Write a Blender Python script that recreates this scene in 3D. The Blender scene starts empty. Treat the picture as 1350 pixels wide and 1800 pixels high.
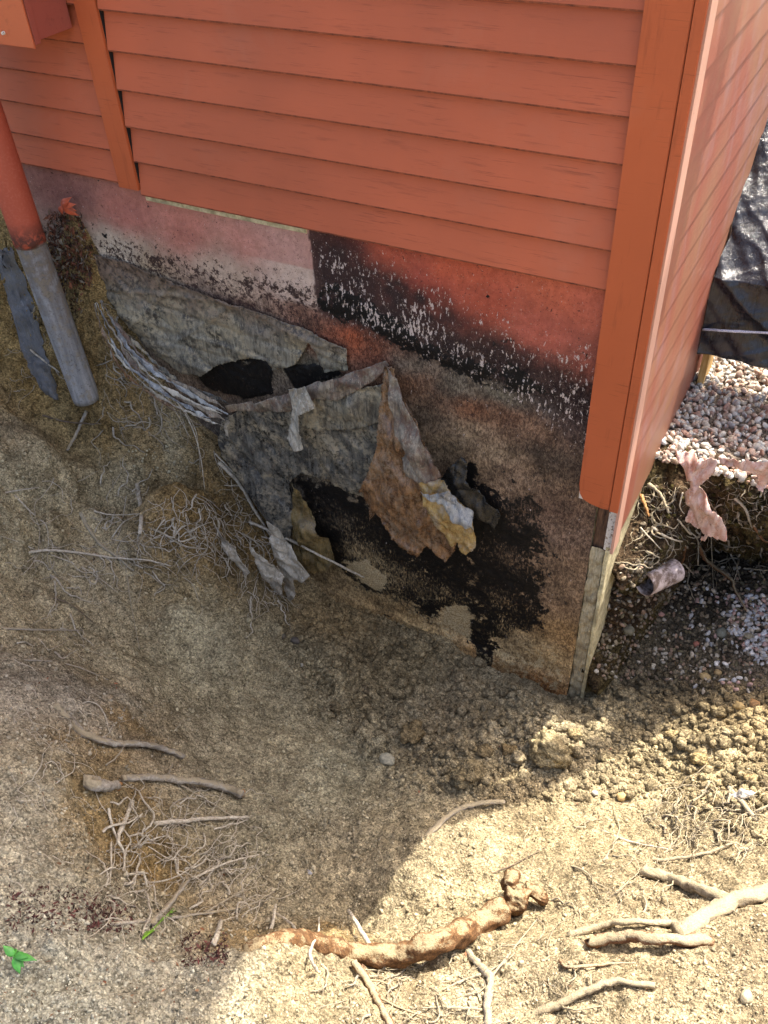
import bpy, bmesh, math, random
import numpy as np
from mathutils import Vector, Matrix, Euler
from mathutils.bvhtree import BVHTree
from mathutils.geometry import delaunay_2d_cdt

random.seed(7); rng = np.random.default_rng(7)
S = bpy.context.scene
COL = S.collection

# ------------------------------------------------------------------ camera, sky, sun, exposure
RM = np.array([[0.87729365, 0.47791713, -0.04417086],
               [0.29355789, -0.60711811, -0.73839784],
               [-0.3797099, 0.63482503, -0.67291721]])      # rows: right, down, forward
CP = np.array([0.515521441, -1.964416319, 0.584725009])
FPX = 1573.94
cam = bpy.data.objects.new('camera', bpy.data.cameras.new('camera')); COL.objects.link(cam)
cam.matrix_world = Matrix(((RM[0, 0], -RM[1, 0], -RM[2, 0], CP[0]),
                           (RM[0, 1], -RM[1, 1], -RM[2, 1], CP[1]),
                           (RM[0, 2], -RM[1, 2], -RM[2, 2], CP[2]), (0, 0, 0, 1)))
cam.data.sensor_fit = 'VERTICAL'; cam.data.sensor_height = 36; cam.data.lens = FPX / 1800 * 36
cam.data.clip_start = 0.05; cam.data.clip_end = 500
S.camera = cam
SUN_K, SUN_EL = 0.22, math.radians(58)
az = math.atan2(SUN_K, 1.0)                                   # measured from +y towards +x
sd = Vector((math.sin(az) * math.cos(SUN_EL), math.cos(az) * math.cos(SUN_EL), math.sin(SUN_EL)))
W = bpy.data.worlds.new('World'); S.world = W; W.use_nodes = True
nt = W.node_tree; sky = nt.nodes.new('ShaderNodeTexSky'); sky.sky_type = 'NISHITA'; sky.sun_disc = False
sky.sun_elevation = SUN_EL; sky.sun_rotation = az; sky.air_density = .8; sky.dust_density = 7.0; sky.ozone_density = 0.0
bgn = nt.nodes['Background']; nt.links.new(sky.outputs[0], bgn.inputs[0]); bgn.inputs[1].default_value = 0.15
sl = bpy.data.lights.new('sun', 'SUN'); sl.energy = 3.3; sl.angle = math.radians(0.4); sl.color = (1, .94, .84)
so = bpy.data.objects.new('sun', sl); COL.objects.link(so)
so.rotation_euler = sd.to_track_quat('Z', 'Y').to_euler()
S.view_settings.view_transform = 'Standard'; S.view_settings.look = 'None'
S.view_settings.gamma = 1; S.view_settings.use_curve_mapping = False
S.view_settings.exposure = 1.95

# ------------------------------------------------------------------ helpers
def ray(px, py):
    return RM.T @ np.array([(px - 675) / FPX, (py - 900) / FPX, 1.0])
def hit(px, py, ax, v):
    d = ray(px, py); return CP + d * (v - CP[ax]) / d[ax]
def wy(px, py, y=0.02):
    return hit(px, py, 1, y)

def h2(ix, iy, s=0):
    n = (ix.astype(np.int64) * 374761393 + iy.astype(np.int64) * 668265263 + s * 1442695041) & 0x7fffffff
    n = ((n ^ (n >> 13)) * 1274126177) & 0x7fffffff
    return ((n ^ (n >> 16)) & 0xffffff) / float(0xffffff)
def vn(x, y, s=0):
    x0 = np.floor(x); y0 = np.floor(y); fx = x - x0; fy = y - y0
    fx = fx * fx * fx * (fx * (fx * 6 - 15) + 10); fy = fy * fy * fy * (fy * (fy * 6 - 15) + 10)
    a = h2(x0, y0, s); b = h2(x0 + 1, y0, s); c = h2(x0, y0 + 1, s); d = h2(x0 + 1, y0 + 1, s)
    return (a + (b - a) * fx) * (1 - fy) + (c + (d - c) * fx) * fy - 0.5
def fbm(x, y, f, o=4, s=0, g=0.5):
    r = 0; a = 1.0
    for i in range(o):
        ca, sa = math.cos(i * 1.3 + .5), math.sin(i * 1.3 + .5)
        r = r + a * vn((x * ca - y * sa) * f + 17.3 * i, (x * sa + y * ca) * f - 9.1 * i, s + i * 7); f *= 2.03; a *= g
    return r
def clods(x, y, f, s=0):
    """round lumps: one random bump in most cells"""
    X = x * f; Y = y * f; ix = np.floor(X); iy = np.floor(Y); best = np.zeros_like(X)
    for dx in (-1, 0, 1):
        for dy in (-1, 0, 1):
            cx = ix + dx; cy = iy + dy
            jx = cx + h2(cx, cy, s); jy = cy + h2(cx, cy, s + 5); r = .25 + .55 * h2(cx, cy, s + 9) ** 2
            d2 = ((X - jx) ** 2 + (Y - jy) ** 2) / (r * r)
            best = np.maximum(best, r * np.sqrt(np.clip(1 - d2, 0, 1)))
    return best
def ss(a, b, v):
    t = np.clip((v - a) / (b - a), 0, 1); return t * t * (3 - 2 * t)

def tag(o, label=None, cat=None, group=None, kind=None):
    if label: o['label'] = label
    if cat: o['category'] = cat
    if group: o['group'] = group
    if kind: o['kind'] = kind
    return o
def empty(name, loc, label, cat, group=None):
    o = bpy.data.objects.new(name, None); COL.objects.link(o); o.location = loc
    o.empty_display_size = .05; tag(o, label, cat, group); return o
def link(name, me, mat, parent=None, smooth=False):
    if mat and not me.materials: me.materials.append(mat)
    if smooth and len(me.polygons): me.polygons.foreach_set('use_smooth', [True] * len(me.polygons))
    o = bpy.data.objects.new(name, me); COL.objects.link(o)
    if parent:
        o.parent = parent; o.matrix_parent_inverse = Matrix.Translation(-parent.location)
    return o
def from_np(name, V, F, mat=None, parent=None, smooth=True, colors=None, masks=None):
    """F: int array (n,3) or (n,4)"""
    me = bpy.data.meshes.new(name); V = np.asarray(V, dtype=np.float32); F = np.asarray(F, dtype=np.int32)
    k = F.shape[1]
    me.vertices.add(len(V)); me.vertices.foreach_set('co', V.ravel())
    me.loops.add(F.size); me.loops.foreach_set('vertex_index', F.ravel())
    me.polygons.add(len(F)); me.polygons.foreach_set('loop_start', np.arange(0, F.size, k, dtype=np.int32))
    me.update(calc_edges=True)
    if colors is not None:
        at = me.color_attributes.new('Col', 'FLOAT_COLOR', 'POINT')
        c = np.ones((len(V), 4), np.float32); c[:, :3] = colors; at.data.foreach_set('color', c.ravel())
    for n_, m_ in (masks or {}).items():
        at = me.attributes.new(n_, 'FLOAT', 'POINT'); at.data.foreach_set('value', m_.astype(np.float32).ravel())
    return link(name, me, mat, parent, smooth)
def grid_faces(nu, nv):
    a = (np.arange(nu - 1)[:, None] * nv + np.arange(nv - 1)[None, :]).ravel()
    return np.stack([a, a + nv, a + nv + 1, a + 1], 1)

def bm_box(bm, x0, x1, y0, y1, z0, z1, bev=0.0):
    vs = [bm.verts.new(p) for p in ((x0, y0, z0), (x1, y0, z0), (x1, y1, z0), (x0, y1, z0), (x0, y0, z1), (x1, y0, z1), (x1, y1, z1), (x0, y1, z1))]
    fs = [bm.faces.new([vs[i] for i in q]) for q in ((0, 3, 2, 1), (4, 5, 6, 7), (0, 1, 5, 4), (1, 2, 6, 5), (2, 3, 7, 6), (3, 0, 4, 7))]
    if bev:
        es = {e for f in fs for e in f.edges}
        bmesh.ops.bevel(bm, geom=list(es), offset=bev, segments=2, affect='EDGES', profile=.6)
def box(name, b, mat, parent=None, bev=0.0):
    bm = bmesh.new(); bm_box(bm, *b, bev=bev); me = bpy.data.meshes.new(name); bm.to_mesh(me); bm.free()
    return link(name, me, mat, parent)
def bm_obj(name, bm, mat, parent=None, smooth=False):
    bmesh.ops.recalc_face_normals(bm, faces=bm.faces)
    me = bpy.data.meshes.new(name); bm.to_mesh(me); bm.free(); return link(name, me, mat, parent, smooth)

# ------------------------------------------------------------------ materials
def srgb(r, g, b):
    return tuple(((c / 255) / 12.92 if c / 255 <= .04045 else ((c / 255 + .055) / 1.055) ** 2.4) for c in (r, g, b))
class NB:
    def __init__(s, name, rough=.8, spec=.3):
        s.m = bpy.data.materials.new(name); s.m.use_nodes = True; s.t = s.m.node_tree
        s.b = s.t.nodes['Principled BSDF']; s.b.inputs['Roughness'].default_value = rough
        s.b.inputs['Specular IOR Level'].default_value = spec
        s.geo = s.t.nodes.new('ShaderNodeNewGeometry').outputs['Position']
    def n(s, ty, **kw):
        o = s.t.nodes.new('ShaderNode' + ty)
        for k, v in kw.items(): setattr(o, k, v)
        return o
    def l(s, a, b): s.t.links.new(a, b)
    def val(s, a, sock):
        if isinstance(a, (int, float)): sock.default_value = a
        elif isinstance(a, tuple): sock.default_value = (*a, 1) if len(a) == 3 else a
        else: s.l(a, sock)
    def vec(s, scale):
        o = s.n('Mapping'); s.l(s.geo, o.inputs[0]); o.inputs['Scale'].default_value = scale; return o.outputs[0]
    def noise(s, sc, det=4, rough=.55, vec=None, dist=0.0):
        o = s.n('TexNoise'); s.l(vec or s.geo, o.inputs['Vector']); o.inputs['Scale'].default_value = sc
        o.inputs['Detail'].default_value = det; o.inputs['Roughness'].default_value = rough; o.inputs['Distortion'].default_value = dist
        return o.outputs['Fac']
    def vor(s, sc, vec=None, feat='F1'):
        o = s.n('TexVoronoi', feature=feat); s.l(vec or s.geo, o.inputs['Vector']); o.inputs['Scale'].default_value = sc
        return o
    def math(s, op, a, b=0.0, clamp=False):
        o = s.n('Math', operation=op, use_clamp=clamp); s.val(a, o.inputs[0]); s.val(b, o.inputs[1]); return o.outputs[0]
    def ramp(s, f, lo, hi, a=0.0, b=1.0):
        o = s.n('MapRange', clamp=True); s.val(f, o.inputs[0]); o.inputs[1].default_value = lo; o.inputs[2].default_value = hi
        o.inputs[3].default_value = a; o.inputs[4].default_value = b; return o.outputs[0]
    def mix(s, f, a, b, mode='MIX'):
        o = s.n('Mix', data_type='RGBA', blend_type=mode); s.val(f, o.inputs[0]); s.val(a, o.inputs[6]); s.val(b, o.inputs[7]); return o.outputs[2]
    def attr(s, n_, col=False):
        o = s.n('Attribute', attribute_name=n_); return o.outputs['Color' if col else 'Fac']
    def base(s, c): s.val(c, s.b.inputs['Base Color'])
    def rough(s, c): s.val(c, s.b.inputs['Roughness'])
    def bump(s, h, dist=.002, st=1.0, prev=None):
        o = s.n('Bump'); o.inputs['Strength'].default_value = st; o.inputs['Distance'].default_value = dist; s.l(h, o.inputs['Height'])
        if prev is not None: s.l(prev, o.inputs['Normal'])
        s.l(o.outputs[0], s.b.inputs['Normal']); return o.outputs[0]

def paint_mat(name, c, var=.12, grain=(8, 60, 90), rough=.55, peach=None):
    k = NB(name, rough, .35)
    big = k.noise(1.7, 3); fine = k.noise(1.0, 5, .6, k.vec(grain)); sp = k.noise(420, 2)
    d = tuple(x * (1 - var * 1.6) for x in c); l_ = tuple(min(1, x * (1 + var)) for x in c)
    col = k.mix(k.ramp(big, .3, .7), d, l_)
    col = k.mix(k.ramp(fine, .58, .72, 0, .5), col, tuple(x * .55 for x in c))
    scr = k.noise(1.0, 3, .7, k.vec((9, 200, 260)))
    msk = k.math('MULTIPLY', k.ramp(scr, .60, .66), k.ramp(k.noise(6, 2), .46, .60))
    col = k.mix(k.math('MULTIPLY', msk, .55), col, tuple(x * .42 for x in c))
    dust = k.ramp(k.noise(2.4, 5, .65, None, .4), .55, .8, 0, .12)
    col = k.mix(dust, col, (.42, .30, .22))
    k.base(col); k.rough(k.ramp(big, .3, .7, rough - .08, rough + .1))
    h = k.math('ADD', k.math('MULTIPLY', fine, .8), k.math('MULTIPLY', sp, .35))
    k.bump(h, .0012, .55); return k.m

M = {}
M['red'] = paint_mat('red_paint_board', (.44, .106, .045))
M['red_trim'] = paint_mat('red_paint_trim', (.44, .098, .032), .08, (60, 60, 6))
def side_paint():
    k = NB('side_paint_with_reflections', .5, .4); n = k.noise(1, 4, .55, k.vec((3, 2.2, 1.1)), .8); n2 = k.noise(1, 5, .6, k.vec((8, 5, 2.4)), 1.0); f = k.noise(1, 5, .6, k.vec((60, 9, 60)))
    c = k.mix(k.ramp(n, .40, .62), (.25, .078, .046), (.26, .125, .068)); c = k.mix(k.ramp(n2, .5, .64, 0, .6), c, (.27, .145, .135))  # lavender streaks put reflected light into the board colour
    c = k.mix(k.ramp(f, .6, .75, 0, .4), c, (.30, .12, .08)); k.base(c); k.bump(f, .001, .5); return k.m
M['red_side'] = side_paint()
M['peach'] = paint_mat('painted_sunlit_edge', (.52, .29, .21), .1, (60, 60, 6))  # peach colour paints the sunlit strip onto the side trim
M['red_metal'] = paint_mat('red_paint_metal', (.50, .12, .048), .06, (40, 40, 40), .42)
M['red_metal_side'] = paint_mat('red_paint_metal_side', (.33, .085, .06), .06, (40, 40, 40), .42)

k = NB('lap_shade_edge', .8); k.base(k.mix(k.ramp(k.noise(30, 5, .7), .35, .6), (.10, .03, .018), (.30, .085, .04))); M['edge'] = k.m  # dark line painted along each butt, standing in for shade under the lap
def primer():
    k = NB('worn_white_primer', .75); n = k.noise(90, 5, .7); n2 = k.noise(260, 3)
    c = k.mix(k.ramp(n, .54, .6), (.62, .57, .50), (.20, .14, .10)); c = k.mix(k.ramp(n2, .6, .66, 0, .6), c, (.12, .09, .07))
    k.base(c); k.bump(n, .001, .6); return k.m
M['primer'] = primer()

def soil_mat(name='soil', bumpd=.009):
    k = NB(name, .95, .12); c = k.attr('Col', True)
    n1 = k.noise(14, 6, .62); n2 = k.noise(85, 5, .7); n3 = k.noise(330, 3, .7); v = k.vor(150)
    c = k.mix(k.ramp(n1, .38, .66), k.mix(1.0, c, (.70, .66, .60), 'MULTIPLY'), k.mix(1.0, c, (1.22, 1.18, 1.10), 'MULTIPLY'))
    c = k.mix(k.ramp(n2, .55, .66, 0, .65), c, k.mix(1.0, c, (.40, .37, .33), 'MULTIPLY'))
    c = k.mix(k.ramp(n3, .60, .70, 0, .55), c, k.mix(1.0, c, (1.6, 1.55, 1.5), 'MULTIPLY'))
    c = k.mix(k.ramp(n3, .40, .33, 0, .6), c, k.mix(1.0, c, (.45, .42, .38), 'MULTIPLY'))
    g1 = k.vor(210); g2 = k.vor(95); sx = k.n('SeparateColor'); k.l(g1.outputs['Color'], sx.inputs[0]); sx2 = k.n('SeparateColor'); k.l(g2.outputs['Color'], sx2.inputs[0])
    gr = k.math('ADD', k.math('MULTIPLY', sx.outputs[0], .75), k.math('MULTIPLY', sx2.outputs[0], .45)); gm = k.n('CombineColor'); gv = k.math('ADD', k.math('MULTIPLY', gr, 1.25), .28)
    for i_ in range(3): k.l(gv, gm.inputs[i_])
    c = k.mix(1.0, c, gm.outputs[0], 'MULTIPLY'); c = k.mix(k.ramp(g1.outputs['Distance'], .42, .62, 0, .45), c, k.mix(1.0, c, (.45, .42, .4), 'MULTIPLY'))  # darkens the gaps between grains, standing in for the shade there
    k.base(c)
    h = k.math('ADD', k.math('MULTIPLY', n2, .9), k.math('MULTIPLY', n3, .45))
    h = k.math('SUBTRACT', h, k.math('MULTIPLY', v.outputs['Distance'], .35))
    v2 = k.vor(60); h = k.math('SUBTRACT', h, k.math('MULTIPLY', k.math('MULTIPLY', v2.outputs['Distance'], k.ramp(n1, .35, .6)), .9))
    k.bump(h, bumpd, 1.0); return k.m
M['soil'] = soil_mat()

def stone_mat(name='stones', rough=.75):
    k = NB(name, rough, .3); c = k.attr('Col', True); n = k.noise(120, 5, .65); n2 = k.noise(420, 2)
    c = k.mix(k.ramp(n, .4, .68), k.mix(1.0, c, (.68, .66, .62), 'MULTIPLY'), k.mix(1.0, c, (1.15, 1.13, 1.1), 'MULTIPLY'))
    k.base(c); k.bump(k.math('ADD', n, k.math('MULTIPLY', n2, .4)), .0015, .6); return k.m
M['stone'] = stone_mat()
M['crumb'] = stone_mat('crumbs', .95)

def bark(name, c1, c2, dirt=(.40, .32, .20), dm=.5, sc=1.0):
    k = NB(name, .9, .15); n = k.noise(60 * sc, 5, .65); n2 = k.noise(220 * sc, 3); n3 = k.noise(18, 3)
    c = k.mix(k.ramp(n, .38, .62), c1, c2); c = k.mix(k.ramp(n3, .45, .62, 0, dm), c, dirt)
    c = k.mix(k.ramp(n2, .57, .68, 0, .6), c, tuple(x * .4 for x in c1))
    k.base(c); k.bump(k.math('ADD', n, k.math('MULTIPLY', n2, .5)), .003, .8); return k.m
def dusted(name, c1, c2, dust, lo):
    k = NB(name, .92, .15); n = k.noise(1, 6, .7, k.vec((90, 90, 90)), .6); n2 = k.noise(260, 4, .7); n3 = k.noise(45, 5, .7)
    c = k.mix(k.ramp(n, .36, .64), c1, c2); c = k.mix(k.ramp(n2, .58, .66, 0, .7), c, tuple(x * .35 for x in c1))
    gn = k.n('NewGeometry') if False else k.t.nodes.new('ShaderNodeNewGeometry'); sp = k.n('SeparateXYZ'); k.l(gn.outputs['Normal'], sp.inputs[0])
    t = k.math('ADD', k.math('ADD', sp.outputs[2], k.math('MULTIPLY', k.math('SUBTRACT', n3, .5), 1.5)), k.math('MULTIPLY', k.math('SUBTRACT', n2, .5), 1.0)); d = k.mix(k.ramp(n2, .35, .62), tuple(x * .72 for x in dust), dust)
    c = k.mix(k.ramp(t, lo, lo + .3, 0, .92), c, d); k.base(c); k.bump(k.math('ADD', k.math('MULTIPLY', n, .8), k.math('ADD', k.math('MULTIPLY', n2, .4), k.math('MULTIPLY', n3, .6))), .006, 1); return k.m
M['root_pale'] = bark('pale_root', (.26, .22, .165), (.46, .41, .33))
M['root_grey'] = bark('grey_root', (.20, .18, .15), (.36, .33, .28))
M['root_brown'] = bark('brown_root', (.13, .065, .035), (.27, .15, .08))
M['root_dark'] = bark('dark_root', (.06, .045, .035), (.14, .10, .07), dm=.3)
M['root_log'] = dusted('log_bark', (.07, .036, .018), (.20, .105, .045), (.34, .275, .16), .62)
for a_, b_, c_ in (('root_pale', (.20, .155, .10), (.42, .35, .25)), ('root_brown', (.12, .055, .03), (.26, .14, .07)), ('root_grey', (.26, .22, .17), (.48, .44, .37))): M[a_] = dusted(a_ + '_bark', b_, c_, (.38, .315, .20), .35)
M['wood_orange'] = bark('torn_wood', (.30, .14, .05), (.50, .27, .11), dm=.15)

# ------------------------------------------------------------------ terrain
CPS = [(990,1240,-2.15),(880,1195,-2.12),(760,1110,-2.08),(600,1150,-2.1),(700,1300,-2.12),(870,1390,-1.96),(800,1440,-1.84),(740,1475,-1.77),
(700,1550,-1.78),(640,1630,-1.86),(960,1262,-1.98),(500,1300,-2.0),(400,1100,-1.93),(300,1050,-1.83),(200,1000,-1.73),(100,1000,-1.64),(0,1000,-1.54),
(0,850,-1.38),(100,800,-1.40),(250,770,-1.40),(340,840,-1.46),(250,860,-1.46),(395,900,-1.72),(310,915,-1.76),(250,925,-1.70),(440,1000,-1.88),(0,700,-1.25),(150,730,-1.37),(60,640,-1.2),(200,740,-1.37),(0,450,-.8),(100,600,-1.12),(60,520,-.95),
(180,520,-.90),(250,640,-1.16),(380,770,-1.40),(450,900,-1.72),(510,1010,-1.98),(130,400,-.66),(210,680,-1.24),
(1050,1390,-1.98),(1150,1400,-1.95),(1350,1300,-1.88),(1350,1200,-1.93),(1200,1180,-2.02),(1100,1130,-2.03),(1140,1040,-1.98),(1300,1020,-1.92),(1350,1080,-1.90),
(675,1720,-1.58),(675,1800,-1.47),(850,1780,-1.46),(1350,1800,-1.30),(1350,1650,-1.42),(1000,1620,-1.62),(760,1600,-1.76),(950,1500,-1.80),(460,1660,-1.36),(380,1692,-1.27),(300,1790,-1.27),
(1200,1500,-1.75),(1350,1480,-1.66),(1000,1450,-1.9),(0,1400,-1.22),(150,1345,-1.32),(225,1405,-1.60),(300,1420,-1.70),(400,1500,-1.80),(300,1560,-1.72),(220,1500,-1.52),
(420,1610,-1.80),(520,1570,-1.86),(330,1640,-1.55),(150,1500,-1.32),(200,1650,-1.27),(100,1200,-1.46),(0,1200,-1.36),(0,1300,-1.26),(0,1800,-1.14),(0,1600,-1.16),(180,1250,-1.55),(350,1300,-1.9)]
P2 = []; 
for a, b, z in CPS:
    p = hit(a, b, 2, z); P2.append((p[0], p[1], z))
P2 += [(-2.7, 0, -.45), (-2.6, -.8, -.75), (-2.2, -1.6, -.85), (-1.2, -2.3, -.95), (0, -2.6, -1.05), (1.2, -2.4, -1.1), (2.0, -1.5, -1.1), (2.2, -.6, -1.25), (2.0, .2, -1.5),
       (1.2, .1, -1.85), (1.1, -.6, -1.6), (1.0, .6, -1.88), (.3, .9, -1.95), (-.9, .6, -2.1), (-2.1, .6, -.6), (-1.6, .5, -1.1), (-2.9, -1.8, -.8), (-3, -2.8, -.9), (2.6, -2.6, -1.05)]
P2 = np.array(P2)
def tps(r2): return 0.5 * r2 * np.log(r2 + 1e-9)
n_ = len(P2); D2 = ((P2[:, None, :2] - P2[None, :, :2]) ** 2).sum(2)
A = np.zeros((n_ + 3, n_ + 3)); A[:n_, :n_] = tps(D2) + np.eye(n_) * .004; A[:n_, n_] = 1; A[:n_, n_ + 1:] = P2[:, :2]; A[n_, :n_] = 1; A[n_ + 1:, :n_] = P2[:, :2].T
WT = np.linalg.solve(A, np.r_[P2[:, 2], 0, 0, 0])
def base_h(x, y):
    sh = x.shape; x = x.ravel(); y = y.ravel(); z = WT[n_] + WT[n_ + 1] * x + WT[n_ + 2] * y
    for i in range(n_): z = z + WT[i] * tps((x - P2[i, 0]) ** 2 + (y - P2[i, 1]) ** 2)
    return z.reshape(sh)
def axis(lo, hi, step, far):
    mid = np.arange(lo, hi + 1e-6, step); out = []; d = step
    p = hi
    while p < far: d *= 1.22; p += d; out.append(p)
    r = np.array(out); return np.concatenate([(lo + hi) - (r + 0)[::-1] if False else (lo - (r - hi))[::-1], mid, r])
gx = axis(-2.35, 1.15, .0062, 60); gy = axis(-2.0, 1.0, .0062, 60)
GX, GY = np.meshgrid(gx, gy, indexing='ij')
inx = (GX > -3.4) & (GX < 2.8) & (GY > -3.2) & (GY < 1.6)
Z = np.full(GX.shape, -1.05)
Xc = np.clip(GX, -3.0, 2.4); Yc = np.clip(GY, -2.8, 1.3)
Z = np.where(inx, base_h(Xc, Yc), Z)
edge = np.maximum(np.maximum(-2.6 - GX, GX - 1.7), np.maximum(-2.4 - GY, GY - 1.15))
k_ = ss(0, .5, edge); Z = Z * (1 - k_) + np.where(GY > 1, -1.36, -1.0) * k_
Z = np.clip(Z, -2.22, -.35)
near = ss(.6, 0, edge)
# colour control points (pixel on the photo -> dry / damp albedo, plus tone for sun and shade)
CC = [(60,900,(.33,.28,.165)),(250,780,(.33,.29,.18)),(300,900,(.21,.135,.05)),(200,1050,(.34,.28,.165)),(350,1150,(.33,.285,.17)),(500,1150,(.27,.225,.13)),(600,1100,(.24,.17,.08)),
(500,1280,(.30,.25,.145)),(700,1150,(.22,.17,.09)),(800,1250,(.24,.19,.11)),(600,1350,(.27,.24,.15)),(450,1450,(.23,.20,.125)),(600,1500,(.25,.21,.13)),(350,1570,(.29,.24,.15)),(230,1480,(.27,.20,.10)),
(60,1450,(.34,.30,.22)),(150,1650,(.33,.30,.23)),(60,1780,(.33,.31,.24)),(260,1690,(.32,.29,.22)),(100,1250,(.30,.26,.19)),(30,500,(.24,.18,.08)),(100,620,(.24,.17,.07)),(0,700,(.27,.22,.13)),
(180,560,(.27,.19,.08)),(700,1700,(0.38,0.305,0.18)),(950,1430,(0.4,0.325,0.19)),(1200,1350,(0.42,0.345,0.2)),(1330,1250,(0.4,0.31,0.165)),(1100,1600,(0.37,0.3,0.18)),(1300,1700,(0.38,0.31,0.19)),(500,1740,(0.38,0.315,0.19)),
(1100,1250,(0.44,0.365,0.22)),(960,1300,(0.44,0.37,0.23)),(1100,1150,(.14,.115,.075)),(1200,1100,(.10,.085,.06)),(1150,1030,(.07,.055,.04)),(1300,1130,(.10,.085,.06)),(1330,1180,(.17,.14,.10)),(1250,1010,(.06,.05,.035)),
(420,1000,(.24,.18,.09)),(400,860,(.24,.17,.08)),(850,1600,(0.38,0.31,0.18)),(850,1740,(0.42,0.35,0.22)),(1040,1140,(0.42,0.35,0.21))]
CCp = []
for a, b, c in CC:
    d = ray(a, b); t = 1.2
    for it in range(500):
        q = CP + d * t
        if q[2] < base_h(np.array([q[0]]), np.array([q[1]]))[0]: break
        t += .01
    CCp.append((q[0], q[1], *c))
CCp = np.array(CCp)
mul = np.array([[1.34, 1.40, 1.55]] * 14 + [[1.12, 1.18, 1.22]] * 5 + [[1.25, 1.3, 1.4]] * 3 + [[1.3, 1.3, 1.4]] * 1 + [[.80, .83, .90]] * (len(CCp) - 23)); CCp[:, 2:] *= mul  # lifts albedo at most shaded points, lowers it at sunlit ones
def soil_col(x, y):
    x = x + .10 * fbm(x, y, 3.1, 3, 31); y = y + .10 * fbm(x, y, 3.3, 3, 41)
    w = 0; c = np.zeros(x.shape + (3,))
    for q in CCp:
        ww = 1 / (((x - q[0]) ** 2 + (y - q[1]) ** 2) + .004) ** 1.6; w = w + ww; c += ww[..., None] * q[2:5]
    return c / w[..., None]
def region(x, y, pts, r):
    m = np.zeros_like(x)
    for a, b, z in pts:
        p = hit(a, b, 2, z); m = np.maximum(m, np.exp(-((x - p[0]) ** 2 + (y - p[1]) ** 2) / (2 * r * r)))
    return m
rub = np.clip(region(GX, GY, [(760,1140,-2.1),(850,1240,-2.12),(930,1300,-2.05),(700,1250,-2.1),(1100,1230,-2.0),(1200,1300,-1.95),(1300,1260,-1.9),(820,1340,-2),(600,1180,-2.08),(1320,1380,-1.8)], .12), 0, 1)
dist_noise = fbm(GX, GY, 4, 3, 3)
disp = near * (.045 * fbm(GX, GY, 4.2, 3, 11) + .016 * fbm(GX, GY, 15, 3, 12) + .012 * fbm(GX, GY, 47, 3, 13) + .0042 * fbm(GX, GY, 130, 2, 14))
disp += near * .006 * np.abs(fbm(GX, GY, 70, 2, 15))
cm = .35 + .65 * ss(-.1, .25, dist_noise)
disp += near * (clods(GX, GY, 24, 1) * .010 * cm + clods(GX, GY, 55, 2) * .010 * (.5 + .5 * cm) + rub * (clods(GX, GY, 9, 3) * .060 + clods(GX, GY, 19, 4) * .024))
lb = near * ss(-1.05, -1.35, GX) * ss(-1.0, -.7, GY) * (GY < 0)
disp += lb * (.06 * fbm(GX, GY, 9, 3, 16) + clods(GX, GY, 9, 17) * .06 * ss(-.1, .2, fbm(GX, GY, 5, 2, 19)))
Z2 = Z + disp
# slope-based extra sideways displacement so steep banks get ledges and overhangs
gzx, gzy = np.gradient(Z, gx, gy); sl_ = np.sqrt(gzx ** 2 + gzy ** 2); nx = -gzx / np.sqrt(1 + sl_ ** 2); ny = -gzy / np.sqrt(1 + sl_ ** 2)
lat = near * ss(.5, 1.4, sl_) * (.045 * fbm(GX + Z, GY - Z, 7, 5, 21) + .02 * fbm(GX, GY + Z * 2, 40, 2, 22))
lat = np.where(GY > -.04, 0, lat)
VX = GX + nx * lat; VY = GY + ny * lat
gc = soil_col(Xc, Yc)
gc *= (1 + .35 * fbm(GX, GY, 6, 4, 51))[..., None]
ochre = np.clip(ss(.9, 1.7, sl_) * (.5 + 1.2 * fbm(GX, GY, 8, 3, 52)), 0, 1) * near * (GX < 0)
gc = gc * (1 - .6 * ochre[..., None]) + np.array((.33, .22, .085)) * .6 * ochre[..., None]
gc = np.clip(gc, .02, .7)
V = np.stack([VX, VY, Z2], -1).reshape(-1, 3)
ground = from_np('ground', V, grid_faces(len(gx), len(gy)), M['soil'], colors=gc.reshape(-1, 3))
tag(ground, 'dug sandy soil pit and the yard round the house', kind='structure')
bv_ground = BVHTree.FromPolygons([tuple(v) for v in V[::1]] if False else V.tolist(), grid_faces(len(gx), len(gy)).tolist())

# upper gravel yard and the cut bank below it
prof = [(8, -1.32), (5, -1.32), (3, -1.31), (2, -1.30), (1.3, -1.30), (1.0, -1.30), (.8, -1.30), (.62, -1.30), (.50, -1.30), (.445, -1.31), (.425, -1.335), (.44, -1.38), (.47, -1.44), (.50, -1.52), (.56, -1.60), (.63, -1.68), (.70, -1.74), (.735, -1.80), (.75, -1.88), (.74, -2.0)]
pp = [prof[0]]
for a, b in zip(prof[:-1], prof[1:]):
    m_ = max(1, int(math.hypot(b[0] - a[0], b[1] - a[1]) / (.007 if a[0] < 1.2 else .25)))
    for i in range(1, m_ + 1): pp.append((a[0] + (b[0] - a[0]) * i / m_, a[1] + (b[1] - a[1]) * i / m_))
pp = np.array(pp); cx_ = np.concatenate([np.arange(.095, 1.1, .007), np.arange(1.1, 6, .2)])
s_ = np.r_[0, np.cumsum(np.hypot(*np.diff(pp, axis=0).T))]
CX, CS = np.meshgrid(cx_, s_, indexing='ij'); PY = np.broadcast_to(pp[:, 0], CX.shape).copy(); PZ = np.broadcast_to(pp[:, 1], CX.shape).copy()
PY = PY - .34 * ss(.36, .15, CX + .03 * fbm(CX, CS, 9, 2, 60)) * (ss(-1.30, -1.50, PZ) + 1.1 * ss(-1.5, -1.95, PZ))
PZ = PZ - .06 * ss(.36, .15, CX) * ss(.5, .2, PY)
face = ss(.6, .45, PY) * (PZ < -1.29) + (PZ < -1.36)
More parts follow.
